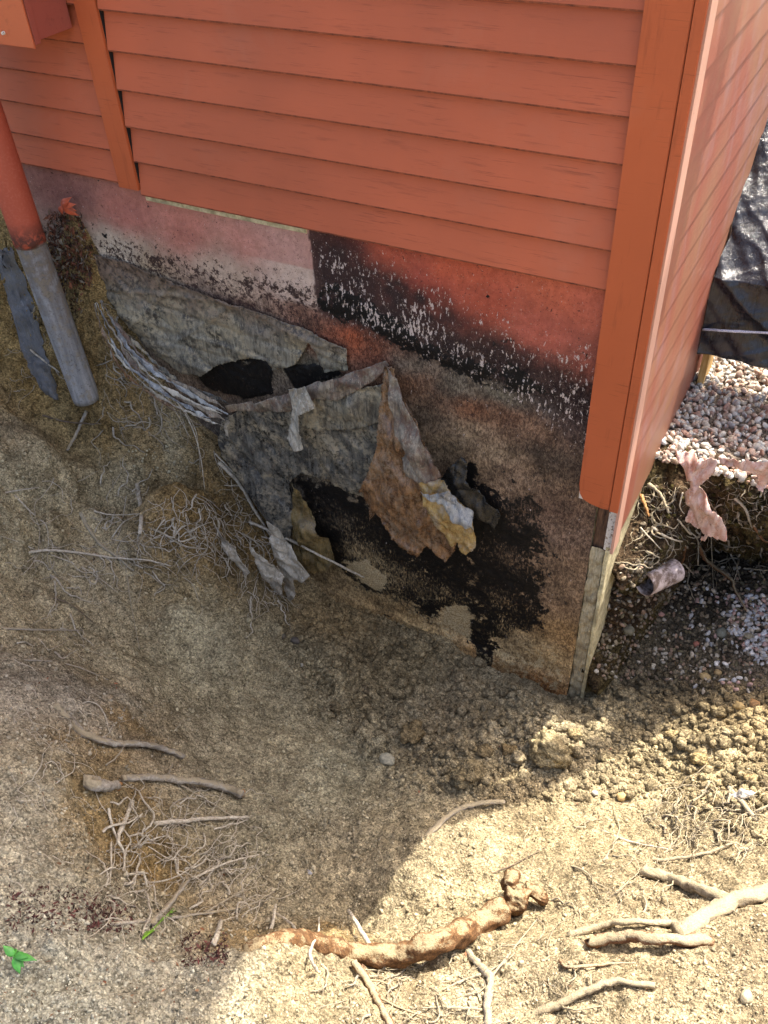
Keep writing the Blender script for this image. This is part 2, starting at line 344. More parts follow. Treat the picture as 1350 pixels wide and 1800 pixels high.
face = np.clip(face, 0, 1)
PY += face * (.07 * fbm(CX, CS, 6, 3, 61) + .05 * fbm(CX, CS, 19, 3, 62) + .022 * fbm(CX, CS, 60, 3, 63) - .012 * clods(CX, CS, 30, 64)) - .10 * ss(.35, .9, CX) * 0
PZ += (1 - face) * .012 * fbm(CX, PY, 8, 3, 65) + face * .015 * fbm(CX, CS, 40, 2, 66)
t_ = np.clip((PZ + 1.34) / -.6, 0, 1)
cc = np.zeros(CX.shape + (3,)); cc[:] = (.075, .052, .032); cc = cc * (1 - t_[..., None] * .15)
mo = ss(.0, .25, fbm(CX, CS, 7, 4, 67)); cc = cc * (1 - .5 * mo[..., None]) + np.array((.10, .085, .03)) * .5 * mo[..., None]
cc *= (1 + .9 * fbm(CX, CS, 30, 3, 68))[..., None]; cc = np.clip(cc, .015, .5)
cc = np.where((face < .3)[..., None], np.array((.22, .19, .16)), cc)
CV = np.stack([CX, PY, PZ], -1).reshape(-1, 3); CF = grid_faces(len(cx_), len(s_))
cliff = from_np('soil_bank', CV, CF, M['soil'], colors=cc.reshape(-1, 3)); tag(cliff, 'undercut dark soil bank below the upper gravel yard', kind='structure')
bv_cliff = BVHTree.FromPolygons(CV.tolist(), CF.tolist())

def cast(px, py, what='any'):
    d = Vector(ray(px, py)).normalized(); best = None
    for nm, b in (('g', bv_ground), ('c', bv_cliff)):
        if what != 'any' and what != nm: continue
        l_, n__, i_, ds = b.ray_cast(Vector(CP), d)
        if l_ is not None and (best is None or ds < best[2]):
            if n__.dot(d) > 0: n__ = -n__
            best = (l_, n__, ds)
    # the foundation face in front of the ground
    if what == 'any' and d.y > 0:
        t = (.02 - CP[1]) / d.y; q = Vector(CP) + d * t
        if q.x < .06 and (best is None or t < best[2]): best = (q, Vector((0, -1, 0)), t)
    return best

# ------------------------------------------------------------------ house
house = empty('house', (0, 0, -2.2), 'red house corner with lap siding over a stained concrete foundation', 'house')
def clapboard(x0, x1, zb, mat, top=.118, y0=0.0, sag=0.0):
    """one lapped board running along x, thick at the bottom"""
    n = 14; bm = bmesh.new(); rows = []
    prof_ = [(y0 + .0135, zb + .003), (y0 + .0010, zb), (y0, zb + .0045), (y0 + .0225, zb + top), (y0 + .0255, zb + top)]
    for i in range(n + 1):
        x = x0 + (x1 - x0) * i / n; w = random.uniform(-.0006, .0006)
        rows.append([bm.verts.new((x, y + w, z + sag * math.sin(3.14 * i / n))) for y, z in prof_])
    for a, b in zip(rows[:-1], rows[1:]):
        for j in range(len(prof_)):
            jj = (j + 1) % len(prof_); bm.faces.new((a[j], b[j], b[jj], a[jj]))
    bm.faces.new(rows[0]); bm.faces.new(rows[-1][::-1])
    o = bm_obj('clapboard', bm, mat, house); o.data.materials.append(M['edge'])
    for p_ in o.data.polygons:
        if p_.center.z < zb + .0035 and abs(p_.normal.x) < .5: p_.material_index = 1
    return o
E_ = .1013
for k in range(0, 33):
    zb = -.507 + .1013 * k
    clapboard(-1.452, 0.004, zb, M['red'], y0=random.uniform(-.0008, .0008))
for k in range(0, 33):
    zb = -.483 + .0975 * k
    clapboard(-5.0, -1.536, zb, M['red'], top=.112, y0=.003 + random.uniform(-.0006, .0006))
box('trim_board', (-1.533, -1.4565, -.004, .016, -.492, 2.83), M['red_trim'], house, .0015)
# corner board with a knocked-off, rounded lower left corner
bm = bmesh.new()
ol = [(.007, 2.83), (.007, -1.115), (.012, -1.15), (.022, -1.166), (.045, -1.176), (.078, -1.180), (.1015, -1.179), (.1015, 2.83)]
f_ = [bm.verts.new((x, -.012, z)) for x, z in ol]; b_ = [bm.verts.new((x, .012, z)) for x, z in ol]
bm.faces.new(f_); bm.faces.new(b_[::-1])
for i in range(len(ol)):
    j = (i + 1) % len(ol); bm.faces.new((f_[i], b_[i], b_[j], f_[j]))
bmesh.ops.bevel(bm, geom=[e for e in bm.edges if abs(e.verts[0].co.y - e.verts[1].co.y) < .001], offset=.0018, segments=2, affect='EDGES')
bm_obj('corner_board', bm, M['red_trim'], house)
bx = box('chipped_corner', (.0072, .05, .0, .010, -1.176, -1.150), M['primer'], house); tag(bx, 'white primer where the paint broke off')
box('corner_strip', (.1035, .128, -.0135, .0105, -1.181, 2.83), M['red_trim'], house, .0015)
box('corner_backer', (.1, .1235, .0125, .03, -1.36, 2.83), M['primer'], house, .001)
box('side_trim', (.1245, .1335, -.006, .055, -1.352, 2.83), M['peach'], house, .0012)
# side wall boards
SZ = [-1.123 + .1005 * i for i in range(39)]
for i, zb in enumerate(SZ):
    bm = bmesh.new(); rows = []
    for q in range(13):
        y = .0565 + (6 - .0565) * (q / 12) ** 1.6; w = random.uniform(-.0005, .0005)
        rows.append([bm.verts.new((x + w, y, z)) for x, z in ((.1215, zb), (.1284, zb), (.1290, zb + .001), (.1258, zb + .106), (.1215, zb + .106))])
    for a, b in zip(rows[:-1], rows[1:]):
        for j in range(5): bm.faces.new((a[j], b[j], b[(j + 1) % 5], a[(j + 1) % 5]))
    bm.faces.new(rows[0]); bm.faces.new(rows[-1][::-1]); bm_obj('side_clapboard', bm, M['red_side'], house)
box('side_skirt', (.1185, .127, .0565, 6, -1.335, -1.118), M['red_side'], house, .0012)
k = NB('tar_paper', .9); k.base((.015, .013, .012)); box('sheathing', (-4.98, .118, .032, 5.9, -.47, 2.83), k.m, house)
box('gap_backing', (.0045, .0068, .004, .031, -1.1, 2.8), k.m, house); box('gap_backing', (-1.4562, -1.4525, .006, .031, -.47, 2.8), k.m, house)

def rot_wood():
    k = NB('rotten_wood', .95); n = k.noise(1, 6, .7, k.vec((90, 90, 18))); k.base(k.mix(k.ramp(n, .35, .65), (.05, .028, .018), (.20, .11, .065)))
    k.bump(n, .006, 1); return k.m
M['rot'] = rot_wood()
def insul():
    k = NB('fibrous_insulation', .95, .1); n = k.noise(1, 6, .75, k.vec((160, 160, 30))); n2 = k.noise(25, 5, .6); n3 = k.noise(1, 3, .7, k.vec((400, 400, 60)))
    c = k.mix(k.ramp(n, .35, .68), (.32, .26, .15), (.66, .58, .40)); c = k.mix(k.ramp(n2, .48, .66, 0, .75), c, (.17, .13, .075))
    k.base(c); k.bump(k.math('ADD', n, n3), .005, 1); return k.m
M['insul'] = insul()
# insulation slab beside the foundation (rough, fibrous front edge)
def rough_slab(name, x0, x1, y0, y1, z0, z1, mat, amp=.006, step=.006, fx=.5, lab=None):
    nx_ = max(3, int((x1 - x0) / step)); nz_ = int((z1 - z0) / step); ny_ = 6
    us = []; 
    for i in range(nx_ + 1): us.append((x0 + (x1 - x0) * i / nx_, y0))
    yy = y0
    d = .008
    while yy < y1: yy += d; d *= 1.12; us.append((x1, min(yy, y1)))
    us = np.array(us); zs = np.linspace(z0, z1, nz_ + 1)
    U = np.repeat(us[:, None, :], len(zs), 1); ZZ = np.repeat(zs[None, :], len(us), 0); uu = np.arange(len(us))[:, None] * step + 0 * ZZ
    n1 = fbm(uu, ZZ, 40, 4, 71); n2 = fbm(uu * 2, ZZ * .5, 90, 3, 72)
    Xv = U[..., 0] + (amp * .4) * n1; Yv = U[..., 1] + amp * (n1 + n2) * (U[..., 1] <= y0 + .001)
    o = from_np(name, np.stack([Xv, Yv, ZZ], -1).reshape(-1, 3), grid_faces(len(us), len(zs)), mat, house)
    if lab: o['label'] = lab
    return o
rough_slab('insulation_slab', .062, .106, .022, 5.5, -2.25, -1.372, M['insul'], .006, lab='fibrous yellow grey insulation below the corner')
def cap():
    k = NB('cement_facing', .85); n = k.noise(50, 6, .65); n2 = k.noise(3, 3)
    c = k.mix(k.ramp(n, .38, .62), (.34, .29, .16), (.62, .55, .34)); c = k.mix(k.ramp(k.noise(12, 4), .5, .62, 0, .6), c, (.20, .17, .10)); k.base(c); k.bump(n, .004, .9); return k.m
M['cap'] = cap()
rough_slab('facing_board', .1075, .119, .012, 5.5, -2.2, -1.345, M['cap'], .003)
box('rotten_post', (.060, .098, .034, .1, -1.5, -.9), M['rot'], house, .004)

# foundation wall: fine sheet with painted / tarred / dirty regions, all in wall coordinates
STEP = .0056
fx = np.arange(-2.6, .0601, STEP); fz = np.arange(-2.30, -.4599, STEP)
FX, FZ = np.meshgrid(fx, fz, indexing='ij')
def poly_sd(X, Z, pts):
    """signed distance, positive inside"""
    pts = np.array(pts); d = np.full(X.shape, 1e9); ins = np.zeros(X.shape, bool); n = len(pts)
    for i in range(n):
        a = pts[i]; b = pts[(i + 1) % n]; e = b - a
        t = np.clip(((X - a[0]) * e[0] + (Z - a[1]) * e[1]) / (e @ e), 0, 1)
        d = np.minimum(d, (X - a[0] - t * e[0]) ** 2 + (Z - a[1] - t * e[1]) ** 2)
        c = ((a[1] <= Z) != (b[1] <= Z)) & (X < e[0] * (Z - a[1]) / (e[1] if e[1] else 1e-9) + a[0]); ins ^= c
    return np.where(ins, 1, -1) * np.sqrt(d)
def wpoly(px): return [(lambda q: (q[0], q[2]))(wy(a, b)) for a, b in px]
jx = FX + .012 * fbm(FX, FZ, 25, 4, 81); jz = FZ + .012 * fbm(FX, FZ, 25, 4, 82)
def mask(px, blur): return np.clip(.5 + poly_sd(jx, jz, wpoly(px)) / blur, 0, 1)
WC = [(120,330,(.24,.11,.09)),(220,370,(.38,.15,.115)),(330,400,(.44,.175,.13)),(450,430,(.47,.21,.16)),(500,400,(.46,.26,.21)),(520,500,(.52,.38,.30)),(400,490,(.52,.39,.29)),(200,440,(.50,.42,.32)),(260,480,(.33,.25,.16)),
(420,540,(.12,.07,.05)),(300,520,(.13,.10,.08)),(540,560,(.15,.08,.055)),(250,560,(.13,.125,.105)),(400,590,(.17,.155,.11)),(480,600,(.18,.165,.11)),(560,650,(.12,.11,.08)),
(590,430,(.16,.04,.03)),(680,445,(.40,.09,.05)),(800,480,(.50,.11,.055)),(960,510,(.50,.125,.065)),(1040,530,(.46,.12,.07)),(950,590,(.42,.11,.07)),(1030,640,(.30,.09,.06)),(850,540,(.40,.09,.05)),(750,500,(.32,.07,.045)),
(600,500,(.045,.025,.022)),(700,560,(.03,.02,.018)),(800,620,(.03,.025,.022)),(900,660,(.035,.025,.022)),(980,690,(.05,.035,.03)),(640,560,(.03,.022,.02)),(1010,740,(.09,.06,.05)),
(620,595,(.30,.08,.035)),(590,600,(.20,.07,.04)),(660,620,(.22,.08,.045)),(720,640,(.12,.095,.07)),(800,670,(.14,.12,.09)),(880,690,(.13,.115,.085)),(950,710,(.06,.05,.045)),
(720,680,(.13,.07,.04)),(830,720,(.16,.075,.04)),(760,740,(.15,.11,.075)),(850,780,(.20,.14,.09)),(900,830,(.17,.115,.075)),(960,800,(.07,.05,.035)),(980,900,(.12,.075,.05)),(1010,950,(.15,.10,.07)),(900,740,(.14,.075,.045)),
(790,790,(.24,.17,.10)),(970,1050,(.19,.13,.08)),(1000,1000,(.20,.135,.085)),(720,1110,(.46,.34,.16)),(830,1175,(.40,.26,.11)),(905,1215,(.34,.18,.06)),(880,1145,(.5,.39,.21)),(940,1150,(.42,.30,.15)),(870,800,(.30,.22,.14)),(820,770,(.26,.19,.12)),(930,760,(.18,.11,.07)),(700,1090,(.30,.20,.09)),(800,1090,(.42,.32,.17)),(860,1150,(.32,.18,.07)),(950,1200,(.26,.12,.04)),(920,1130,(.46,.35,.19)),(990,1120,(.26,.17,.08)),
(450,800,(.05,.05,.045)),(560,790,(.06,.06,.055)),(480,900,(.08,.08,.072)),(600,820,(.14,.12,.08)),(650,1010,(.36,.28,.15)),(750,1040,(.20,.15,.08)),(560,960,(.09,.07,.04)),(100,480,(.10,.07,.04)),(640,760,(.10,.08,.05))]
wc = np.zeros(FX.shape + (3,)); ww_ = 0
ax_ = FX + .05 * fbm(FX, FZ, 7, 4, 83); az_ = FZ + .03 * fbm(FX, FZ, 9, 4, 84)
for a, b, c in WC:
    p = wy(a, b); w = 1 / ((ax_ - p[0]) ** 2 * .6 + (az_ - p[2]) ** 2 * 1.5 + .0006) ** 1.7; ww_ = ww_ + w; wc += w[..., None] * np.array(c)
wc /= ww_[..., None]
wc *= (1 + (.16 + .5 * ss(-.70, -.80, FZ)) * fbm(FX, FZ, 18, 4, 85))[..., None]
# straight edge of the paler block
pk = poly_sd(FX + .002 * fbm(FX, FZ, 60, 3, 86), FZ, wpoly([(60, 280), (537, 400), (553, 480), (566, 560), (500, 560), (400, 520), (300, 490), (150, 430)]))
left_ = ss(-.001, .001, FX + .004 * fbm(FX, FZ, 50, 3, 86) - (-.863)) # 0 left, 1 right of the joint
dk = left_ * ss(-.79, -.755, FZ) * ss(-.62, -.80, FX)
wc = wc * (1 - .85 * dk[..., None]) + np.array((.05, .022, .02)) * .85 * dk[..., None]
pale = (1 - left_) * ss(-.775, -.755, FZ + .012 * fbm(FX, FZ, 30, 4, 87)) * ss(-1.15, -.95, FX) * .8
wc = wc * (1 - pale[..., None]) + np.where(FZ[..., None] > -.64, np.array((.48, .27, .22)), np.array((.54, .41, .33))) * pale[..., None]
m_tar = np.maximum.reduce([mask([(515, 835), (560, 838), (640, 870), (700, 900), (780, 850), (825, 815), (870, 870), (900, 865), (935, 860), (955, 930), (950, 1010), (955, 1080), (940, 1125), (905, 1120), (870, 1150), (835, 1150), (825, 1090), (790, 1070), (760, 1090), (700, 1060), (640, 1040), (590, 990), (540, 930)], .11) * .93,
    mask([(340, 645), (400, 632), (455, 625), (480, 650), (478, 690), (420, 700), (360, 680)], .012), mask([(500, 650), (530, 640), (560, 640), (600, 640), (610, 655), (520, 690)], .015), mask([(832, 1070), (870, 1085), (865, 1180), (840, 1180)], .02), mask([(560, 480), (640, 520), (760, 600), (900, 650), (1000, 700), (900, 690), (740, 630), (640, 580), (570, 550)], .05) * .75])
m_beige = np.maximum(mask([(605, 985), (650, 985), (685, 1020), (670, 1040), (630, 1020)], .05), mask([(786, 1065), (820, 1062), (832, 1085), (826, 1125), (780, 1095)], .035))
m_blk = mask([(537,405),(600,425),(680,470),(780,525),(880,590),(1000,650),(1045,690),(1040,770),(980,722),(880,672),(760,615),(650,572),(568,557),(553,480)], .07) * left_
bw = .93 * m_blk * (.86 + .5 * fbm(FX, FZ, 22, 3, 95)); bw = np.clip(bw, 0, 1); wc = wc * (1 - bw[..., None]) + np.array((.034, .020, .018)) * bw[..., None]
m_beige = np.maximum(m_beige, .43 * mask([(680,1062),(760,1075),(800,1100),(830,1135),(870,1140),(900,1118),(960,1128),(1000,1150),(992,1225),(880,1180),(760,1105)], .05))
m_tar = np.clip(m_tar - .35 * mask([(870,1120),(900,1115),(960,1125),(1000,1150),(990,1240),(870,1190)], .04), 0, 1)
m_drip = left_ * mask([(545,430),(640,445),(760,500),(900,560),(1045,610),(1042,800),(960,740),(860,680),(740,612),(600,560),(560,540)], .10) * (.82 + .7 * fbm(FX, FZ, 9, 2, 88))
m_old = left_ * ss(-1.0, -.90, FZ + .06 * FX) * ss(-.54, -.66, FZ - .14 * (FX + .8) * 0 + .12 * np.clip(FX + .45, 0, 1) * 1.2) * (.75 + fbm(FX, FZ, 6, 2, 88))
m_speck = (1 - left_) * (ss(-.95, -.80, FX * .1 + FZ * 1.0 + .1) * ss(-.62, -.74, FZ)) 
m_rim = (1 - left_) * ss(.06, .0, np.abs(FZ + .735 + .05 * fbm(FX, FZ, 7, 4, 89))) * (.62 + .9 * fbm(FX, FZ, 11, 3, 96)) 
m_scr = np.zeros_like(FX)
for a, b, r_, s_ in ((600,920,.09,.7),(640,975,.09,1.1),(930,900,.06,.7),(880,1050,.06,.6),(900,1110,.06,.7),(960,1000,.04,.8),(780,1040,.06,.6),(690,1010,.10,.9),(740,1030,.08,.8),(900,980,.07,.7),(850,1100,.05,.5),(560,880,.05,.4),(930,1060,.05,.5),(800,880,.05,.4),(905,900,.05,.5),(700,1060,.07,1.0),(830,1000,.06,.3)):
    p = wy(a, b); m_scr = np.maximum(m_scr, s_ * np.exp(-((FX - p[0]) ** 2 * .5 + (FZ - p[2]) ** 2) / (r_ * r_)))
def found_mat():
    k = NB('foundation_concrete', .9, .2); c = k.attr('Col', True)
    n = k.noise(45, 6, .68); n2 = k.noise(190, 4, .7); nb = k.noise(9, 5, .6)
    sz = k.n('SeparateXYZ'); k.l(k.geo, sz.inputs[0]); low = k.ramp(sz.outputs[2], -.70, -.82); c0 = c
    n4 = k.noise(1, 6, .75, k.vec((150, 150, 70)), .8)
    ca = k.mix(k.ramp(n, .36, .64), k.mix(1.0, c0, (.45, .42, .40), 'MULTIPLY'), k.mix(1.0, c0, (1.5, 1.46, 1.4), 'MULTIPLY')); ca = k.mix(k.ramp(n4, .50, .56, 0, .8), ca, k.mix(1.0, c0, (.35, .30, .27), 'MULTIPLY')); ca = k.mix(k.ramp(n4, .46, .41, 0, .75), ca, k.mix(1.0, c0, (1.7, 1.65, 1.5), 'MULTIPLY'))
    cb = k.mix(k.ramp(n, .36, .66), k.mix(1.0, c0, (.84, .82, .8), 'MULTIPLY'), k.mix(1.0, c0, (1.14, 1.14, 1.14), 'MULTIPLY')); c = k.mix(low, cb, ca)
    # loose specks of soil
    c = k.mix(k.ramp(n2, .62, .68, 0, .6), c, (.40, .32, .23)); c = k.mix(k.ramp(n2, .38, .32, 0, .75), c, (.035, .022, .018))
    # dark mould flecks on the paler block
    dn = k.noise(70, 5, .75); sp = k.math('ADD', dn, k.math('MULTIPLY', k.attr('speck'), .12))
    c = k.mix(k.math('MULTIPLY', k.ramp(sp, .64, .67), .92), c, (.045, .022, .018))
    rm = k.math('ADD', k.noise(30, 6, .75), k.math('MULTIPLY', k.attr('rim'), .26)); c = k.mix(k.math('MULTIPLY', k.ramp(rm, .68, .72), .95), c, (.035, .018, .014))
    pt = k.noise(1, 2, .5, k.vec((330, 330, 260))); c = k.mix(k.math('MULTIPLY', k.ramp(pt, .66, .70), .8), c, (.05, .03, .025))
    # tar
    tn = k.math('ADD', k.attr('tar'), k.math('ADD', k.math('MULTIPLY', k.math('SUBTRACT', k.noise(60, 6, .75), .5), 1.5), k.math('MULTIPLY', k.math('SUBTRACT', k.noise(14, 5, .65), .5), 2.6)))
    st_ = k.noise(1, 6, .8, k.vec((170, 170, 55)), .6); sc = k.ramp(k.math('ADD', st_, k.math('MULTIPLY', k.attr('scrape'), .16)), .60, .64)
    scm = k.math('MULTIPLY', sc, k.ramp(k.math('ADD', k.noise(9, 4), k.math('MULTIPLY', k.attr('scrape'), .3)), .46, .56)); tar = k.math('MULTIPLY', k.ramp(tn, .5, .56), k.math('SUBTRACT', 1.0, k.math('MULTIPLY', scm, .85)))
    c = k.mix(tar, c, (.008, .007, .0065))
    c = k.mix(k.ramp(k.math('ADD', k.attr('beige'), k.math('MULTIPLY', k.math('SUBTRACT', n, .5), 1.8)), .42, .6), c, k.mix(k.ramp(n2, .42, .56), (.24, .17, .08), (.50, .40, .23)))
    c = k.mix(k.ramp(k.noise(1, 6, .8, k.vec((26, 26, 9)), .5), .56, .66, 0, .35), c, k.mix(1.0, c, (.5, .42, .38), 'MULTIPLY'))
    # white lime runs, stretched downwards
    d1 = k.noise(1, 3, .6, k.vec((125, 125, 52)), .3); d2 = k.noise(1, 4, .7, k.vec((330, 330, 190)))
    dm = k.math('ADD', k.math('MULTIPLY', d1, .7), k.math('MULTIPLY', d2, .3)); dm = k.math('ADD', dm, k.math('MULTIPLY', k.attr('drip'), .125))
    c = k.mix(k.math('MULTIPLY', k.ramp(dm, .655, .685), .9), c, (.56, .46, .40))
    k.base(c); k.rough(k.mix(tar, (.9, .9, .9), (.42, .42, .42)))
    k.bump(k.math('ADD', n, k.math('MULTIPLY', n2, .5)), .0035, .8); return k.m
M['found'] = found_mat()
FY = .02 + .0035 * fbm(FX, FZ, 12, 4, 90) - .004 * ss(.5, 1, m_tar) * (1 + fbm(FX, FZ, 60, 3, 91)) + .012 * ss(-.80, -.76, FZ + .01 * fbm(FX, FZ, 14, 3, 92)) * 0
FY = FY - .012 * ss(-2.02, -2.06, FZ + .01 * fbm(FX, FZ, 9, 3, 93))
FV = np.stack([FX, FY, FZ], -1).reshape(-1, 3)
from_np('foundation_wall', FV, grid_faces(len(fx), len(fz)), M['found'], house, colors=np.clip(wc, .01, .7).reshape(-1, 3), masks=dict(tar=m_tar, beige=m_beige, drip=m_drip, speck=m_speck, rim=m_rim, scrape=m_scr))
box('foundation_core', (-4.9, .0605, .045, 5.4, -2.3, -.475), M['cap'], house)
box('sill_strip', (-1.452, -.868, .0145, .030, -.528, -.5095), M['cap'], house, .002)
# roof and rake so the house goes on above the picture
k = NB('shingle', .9); k.base((.08, .075, .07)); M['shingle'] = k.m
bm = bmesh.new()
for q in ((( -5.3, -.30, 2.80), (.50, -.30, 2.80), (.50, 3.0, 4.2), (-5.3, 3.0, 4.2)),):
    a = [bm.verts.new(p) for p in q]; b = [bm.verts.new((p[0], p[1], p[2] + .12)) for p in q]
    bm.faces.new(a); bm.faces.new(b[::-1])
    for i in range(4): bm.faces.new((a[i], b[i], b[(i + 1) % 4], a[(i + 1) % 4]))
bm_obj('roof', bm, M['shingle'], house)

# electrical box on the siding and the conduit below it
eb = empty('electrical_box', (-1.74, -.07, -.06), 'red painted metal utility box on the siding at top left', 'utility box')
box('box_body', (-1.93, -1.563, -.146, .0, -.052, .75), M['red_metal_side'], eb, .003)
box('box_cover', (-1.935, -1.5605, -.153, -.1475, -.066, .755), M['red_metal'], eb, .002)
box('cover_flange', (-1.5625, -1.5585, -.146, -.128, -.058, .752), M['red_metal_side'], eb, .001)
bm = bmesh.new()
N_ = 40
for i in range(N_):
    a0, a1 = 2 * math.pi * i / N_, 2 * math.pi * (i + 1) / N_
    for r0, r1, xx in ((.0310, .0325, -1.5612),):
        v = [bm.verts.new((xx, -.068 + r * math.cos(a), .075 + r * math.sin(a) * 1.35)) for r, a in ((r0, a0), (r1, a0), (r1, a1), (r0, a1))]; bm.faces.new(v)
bm_obj('knockout_ring', bm, M['red_metal'], eb)
bm = bmesh.new(); bmesh.ops.create_cone(bm, cap_ends=True, segments=14, radius1=.005, radius2=.004, depth=.008, matrix=Matrix.Translation((-1.66, -.156, -.035)) @ Matrix.Rotation(math.pi / 2, 4, 'X')); bm_obj('screw', bm, M['primer'], eb)

def conduit_mat():
    k = NB('painted_conduit', .6); sep = k.n('SeparateXYZ'); k.l(k.geo, sep.inputs[0]); z = k.math('ADD', sep.outputs[2], k.math('MULTIPLY', k.math('SUBTRACT', k.noise(26, 4), .5), .03))
    red = k.mix(k.ramp(k.noise(140, 3), .5, .7), (.40, .085, .045), (.44, .11, .065)); dirt = k.noise(28, 6, .7)
    gr = k.mix(k.ramp(k.noise(1, 5, .6, k.vec((60, 60, 6))), .35, .65), (.17, .175, .18), (.34, .335, .325))
    gr = k.mix(k.math('MULTIPLY', k.ramp(z, -1.15, -.75), k.ramp(dirt, .35, .6)), gr, (.13, .10, .075)); gr = k.mix(k.ramp(dirt, .52, .60, 0, .65), gr, (.24, .20, .14)); gr = k.mix(k.ramp(k.noise(120, 5, .75), .56, .62, 0, .6), gr, (.07, .06, .05))
    red = k.mix(k.math('MULTIPLY', k.ramp(z, -.58, -.64), k.ramp(dirt, .4, .52)), red, (.10, .035, .025))
    k.base(k.mix(k.ramp(z, -.672, -.664), gr, red)); k.bump(dirt, .0015, .5); return k.m
M['conduit'] = conduit_mat()
cd = empty('conduit_pipe', (-1.85, -.12, -1.3), 'thick conduit, red above and dirty grey below, cut off over the soil bank', 'pipe')
def ring_tube(P0, P1, ro, ri, n=40, m=30):
    P0 = Vector(P0); P1 = Vector(P1); ax = (P1 - P0).normalized(); u = ax.cross(Vector((0, 1, 0))).normalized(); v = ax.cross(u); bm = bmesh.new(); R_ = []
    for j in range(m + 1):
        c = P0.lerp(P1, j / m); R_.append([bm.verts.new(c + (u * math.cos(2 * math.pi * i / n) + v * math.sin(2 * math.pi * i / n)) * ro) for i in range(n)])
    for j in range(6):
        c = P1.lerp(P0, j / 40); R_.append([bm.verts.new(c + (u * math.cos(2 * math.pi * i / n) + v * math.sin(2 * math.pi * i / n)) * ri) for i in range(n)])
    for a, b in zip(R_[:-1], R_[1:]):
        for i in range(n): bm.faces.new((a[i], a[(i + 1) % n], b[(i + 1) % n], b[i]))
    return bm
bm_obj('pipe_tube', ring_tube((-1.842, -.145, -.67), (-1.815, -.145, -1.275), .0485, .044), M['conduit'], cd, True)
bm_obj('pipe_sleeve', ring_tube((-1.855, -.145, -.05), (-1.842, -.145, -.672), .0515, .0488), M['conduit'], cd, True)

# ------------------------------------------------------------------ thin sheets (torn membrane, tarp)
def sheet_mat(name, c1, c2, dirt, dm=.6, rough=.45, gloss_n=12, bd=.004):
    k = NB(name, rough, .5); n = k.noise(gloss_n, 9, .72, None, .8); n2 = k.noise(60, 8, .8, None, .4); n3 = k.noise(7, 9, .74, None, 1.0)
    st = k.noise(1, 6, .75, k.vec((70, 70, 10)), .9)
    c = k.mix(k.ramp(k.math('ADD', k.math('MULTIPLY', n, .45), k.math('MULTIPLY', st, .55)), .43, .57), c1, c2)
    dmask = k.math('ADD', k.math('MULTIPLY', n3, .65), k.math('MULTIPLY', n2, .35)); c = k.mix(k.ramp(dmask, .49, .56, 0, dm), c, k.mix(k.ramp(n2, .42, .58), tuple(x * .55 for x in dirt), dirt))
    dk = k.ramp(k.math('ADD', k.math('MULTIPLY', k.noise(11, 9, .75, None, .6), .6), k.math('MULTIPLY', n2, .4)), .47, .42, 0, dm); c = k.mix(dk, c, tuple(x * .35 for x in c1))
    c = k.mix(k.ramp(k.noise(1, 3, .6, k.vec((260, 260, 9)), .5), .63, .66, 0, .45), c, tuple(min(.7, x * 1.9 + .03) for x in c2))
    sz = k.n('SeparateXYZ'); k.l(k.geo, sz.inputs[0]); zz_ = k.math('ADD', sz.outputs[2], k.math('MULTIPLY', k.math('SUBTRACT', n, .5), .3))
    if name == 'dirty_grey_membrane': c = k.mix(k.ramp(zz_, -.92, -.80, 0, .9), c, k.mix(k.ramp(n2, .42, .56), (.035, .022, .016), (.20, .13, .085)))
    k.base(c); k.rough(k.ramp(n2, .45, .6, max(.10, rough - .25), min(1, rough + .3))); k.bump(k.math('ADD', k.math('MULTIPLY', st, 1.0), k.math('MULTIPLY', n2, .35)), bd, .8); return k.m
M['mem_grey'] = sheet_mat('dirty_grey_membrane', (.060, .052, .040), (.25, .22, .155), (.38, .31, .19), .85, .55)
M['mem_dark'] = sheet_mat('dark_membrane', (.022, .022, .021), (.135, .125, .10), (.34, .28, .18), .85, .5)
M['mem_fold'] = sheet_mat('folded_membrane', (.11, .085, .065), (.30, .25, .18), (.13, .055, .032), .7, .6)
M['mem_white'] = sheet_mat('chalky_membrane', (.30, .27, .21), (.54, .49, .39), (.16, .12, .07), .6, .6)
M['mem_blue'] = sheet_mat('bluish_membrane', (.15, .165, .19), (.40, .39, .35), (.13, .10, .07), .6, .5)
M['mem_brown'] = sheet_mat('brown_membrane', (.075, .034, .016), (.30, .16, .07), (.24, .18, .115), .55, .35)
M['mem_amber'] = sheet_mat('amber_plastic', (.26, .15, .045), (.42, .29, .11), (.22, .23, .25), .4, .3, 22)
M['mem_black'] = sheet_mat('black_membrane', (.006, .006, .006), (.018, .018, .018), (.04, .035, .028), .35, .3)
M['clay'] = sheet_mat('grey_clay', (.09, .092, .098), (.15, .15, .15), (.17, .14, .09), .5, .8)
M['pink'] = sheet_mat('pink_plastic', (.56, .30, .23), (.66, .52, .47), (.48, .34, .26), .5, .45, 16)
M['tarp'] = sheet_mat('black_tarp', (.008, .009, .013), (.022, .026, .036), (.035, .032, .024), .2, -.1, 4, .003)
def pip(x, y, poly):
    c = False; n = len(poly); j = n - 1
    for i in range(n):
        if (poly[i][1] > y) != (poly[j][1] > y) and x < (poly[j][0] - poly[i][0]) * (y - poly[i][1]) / (poly[j][1] - poly[i][1]) + poly[i][0]: c = not c
        j = i
    return c
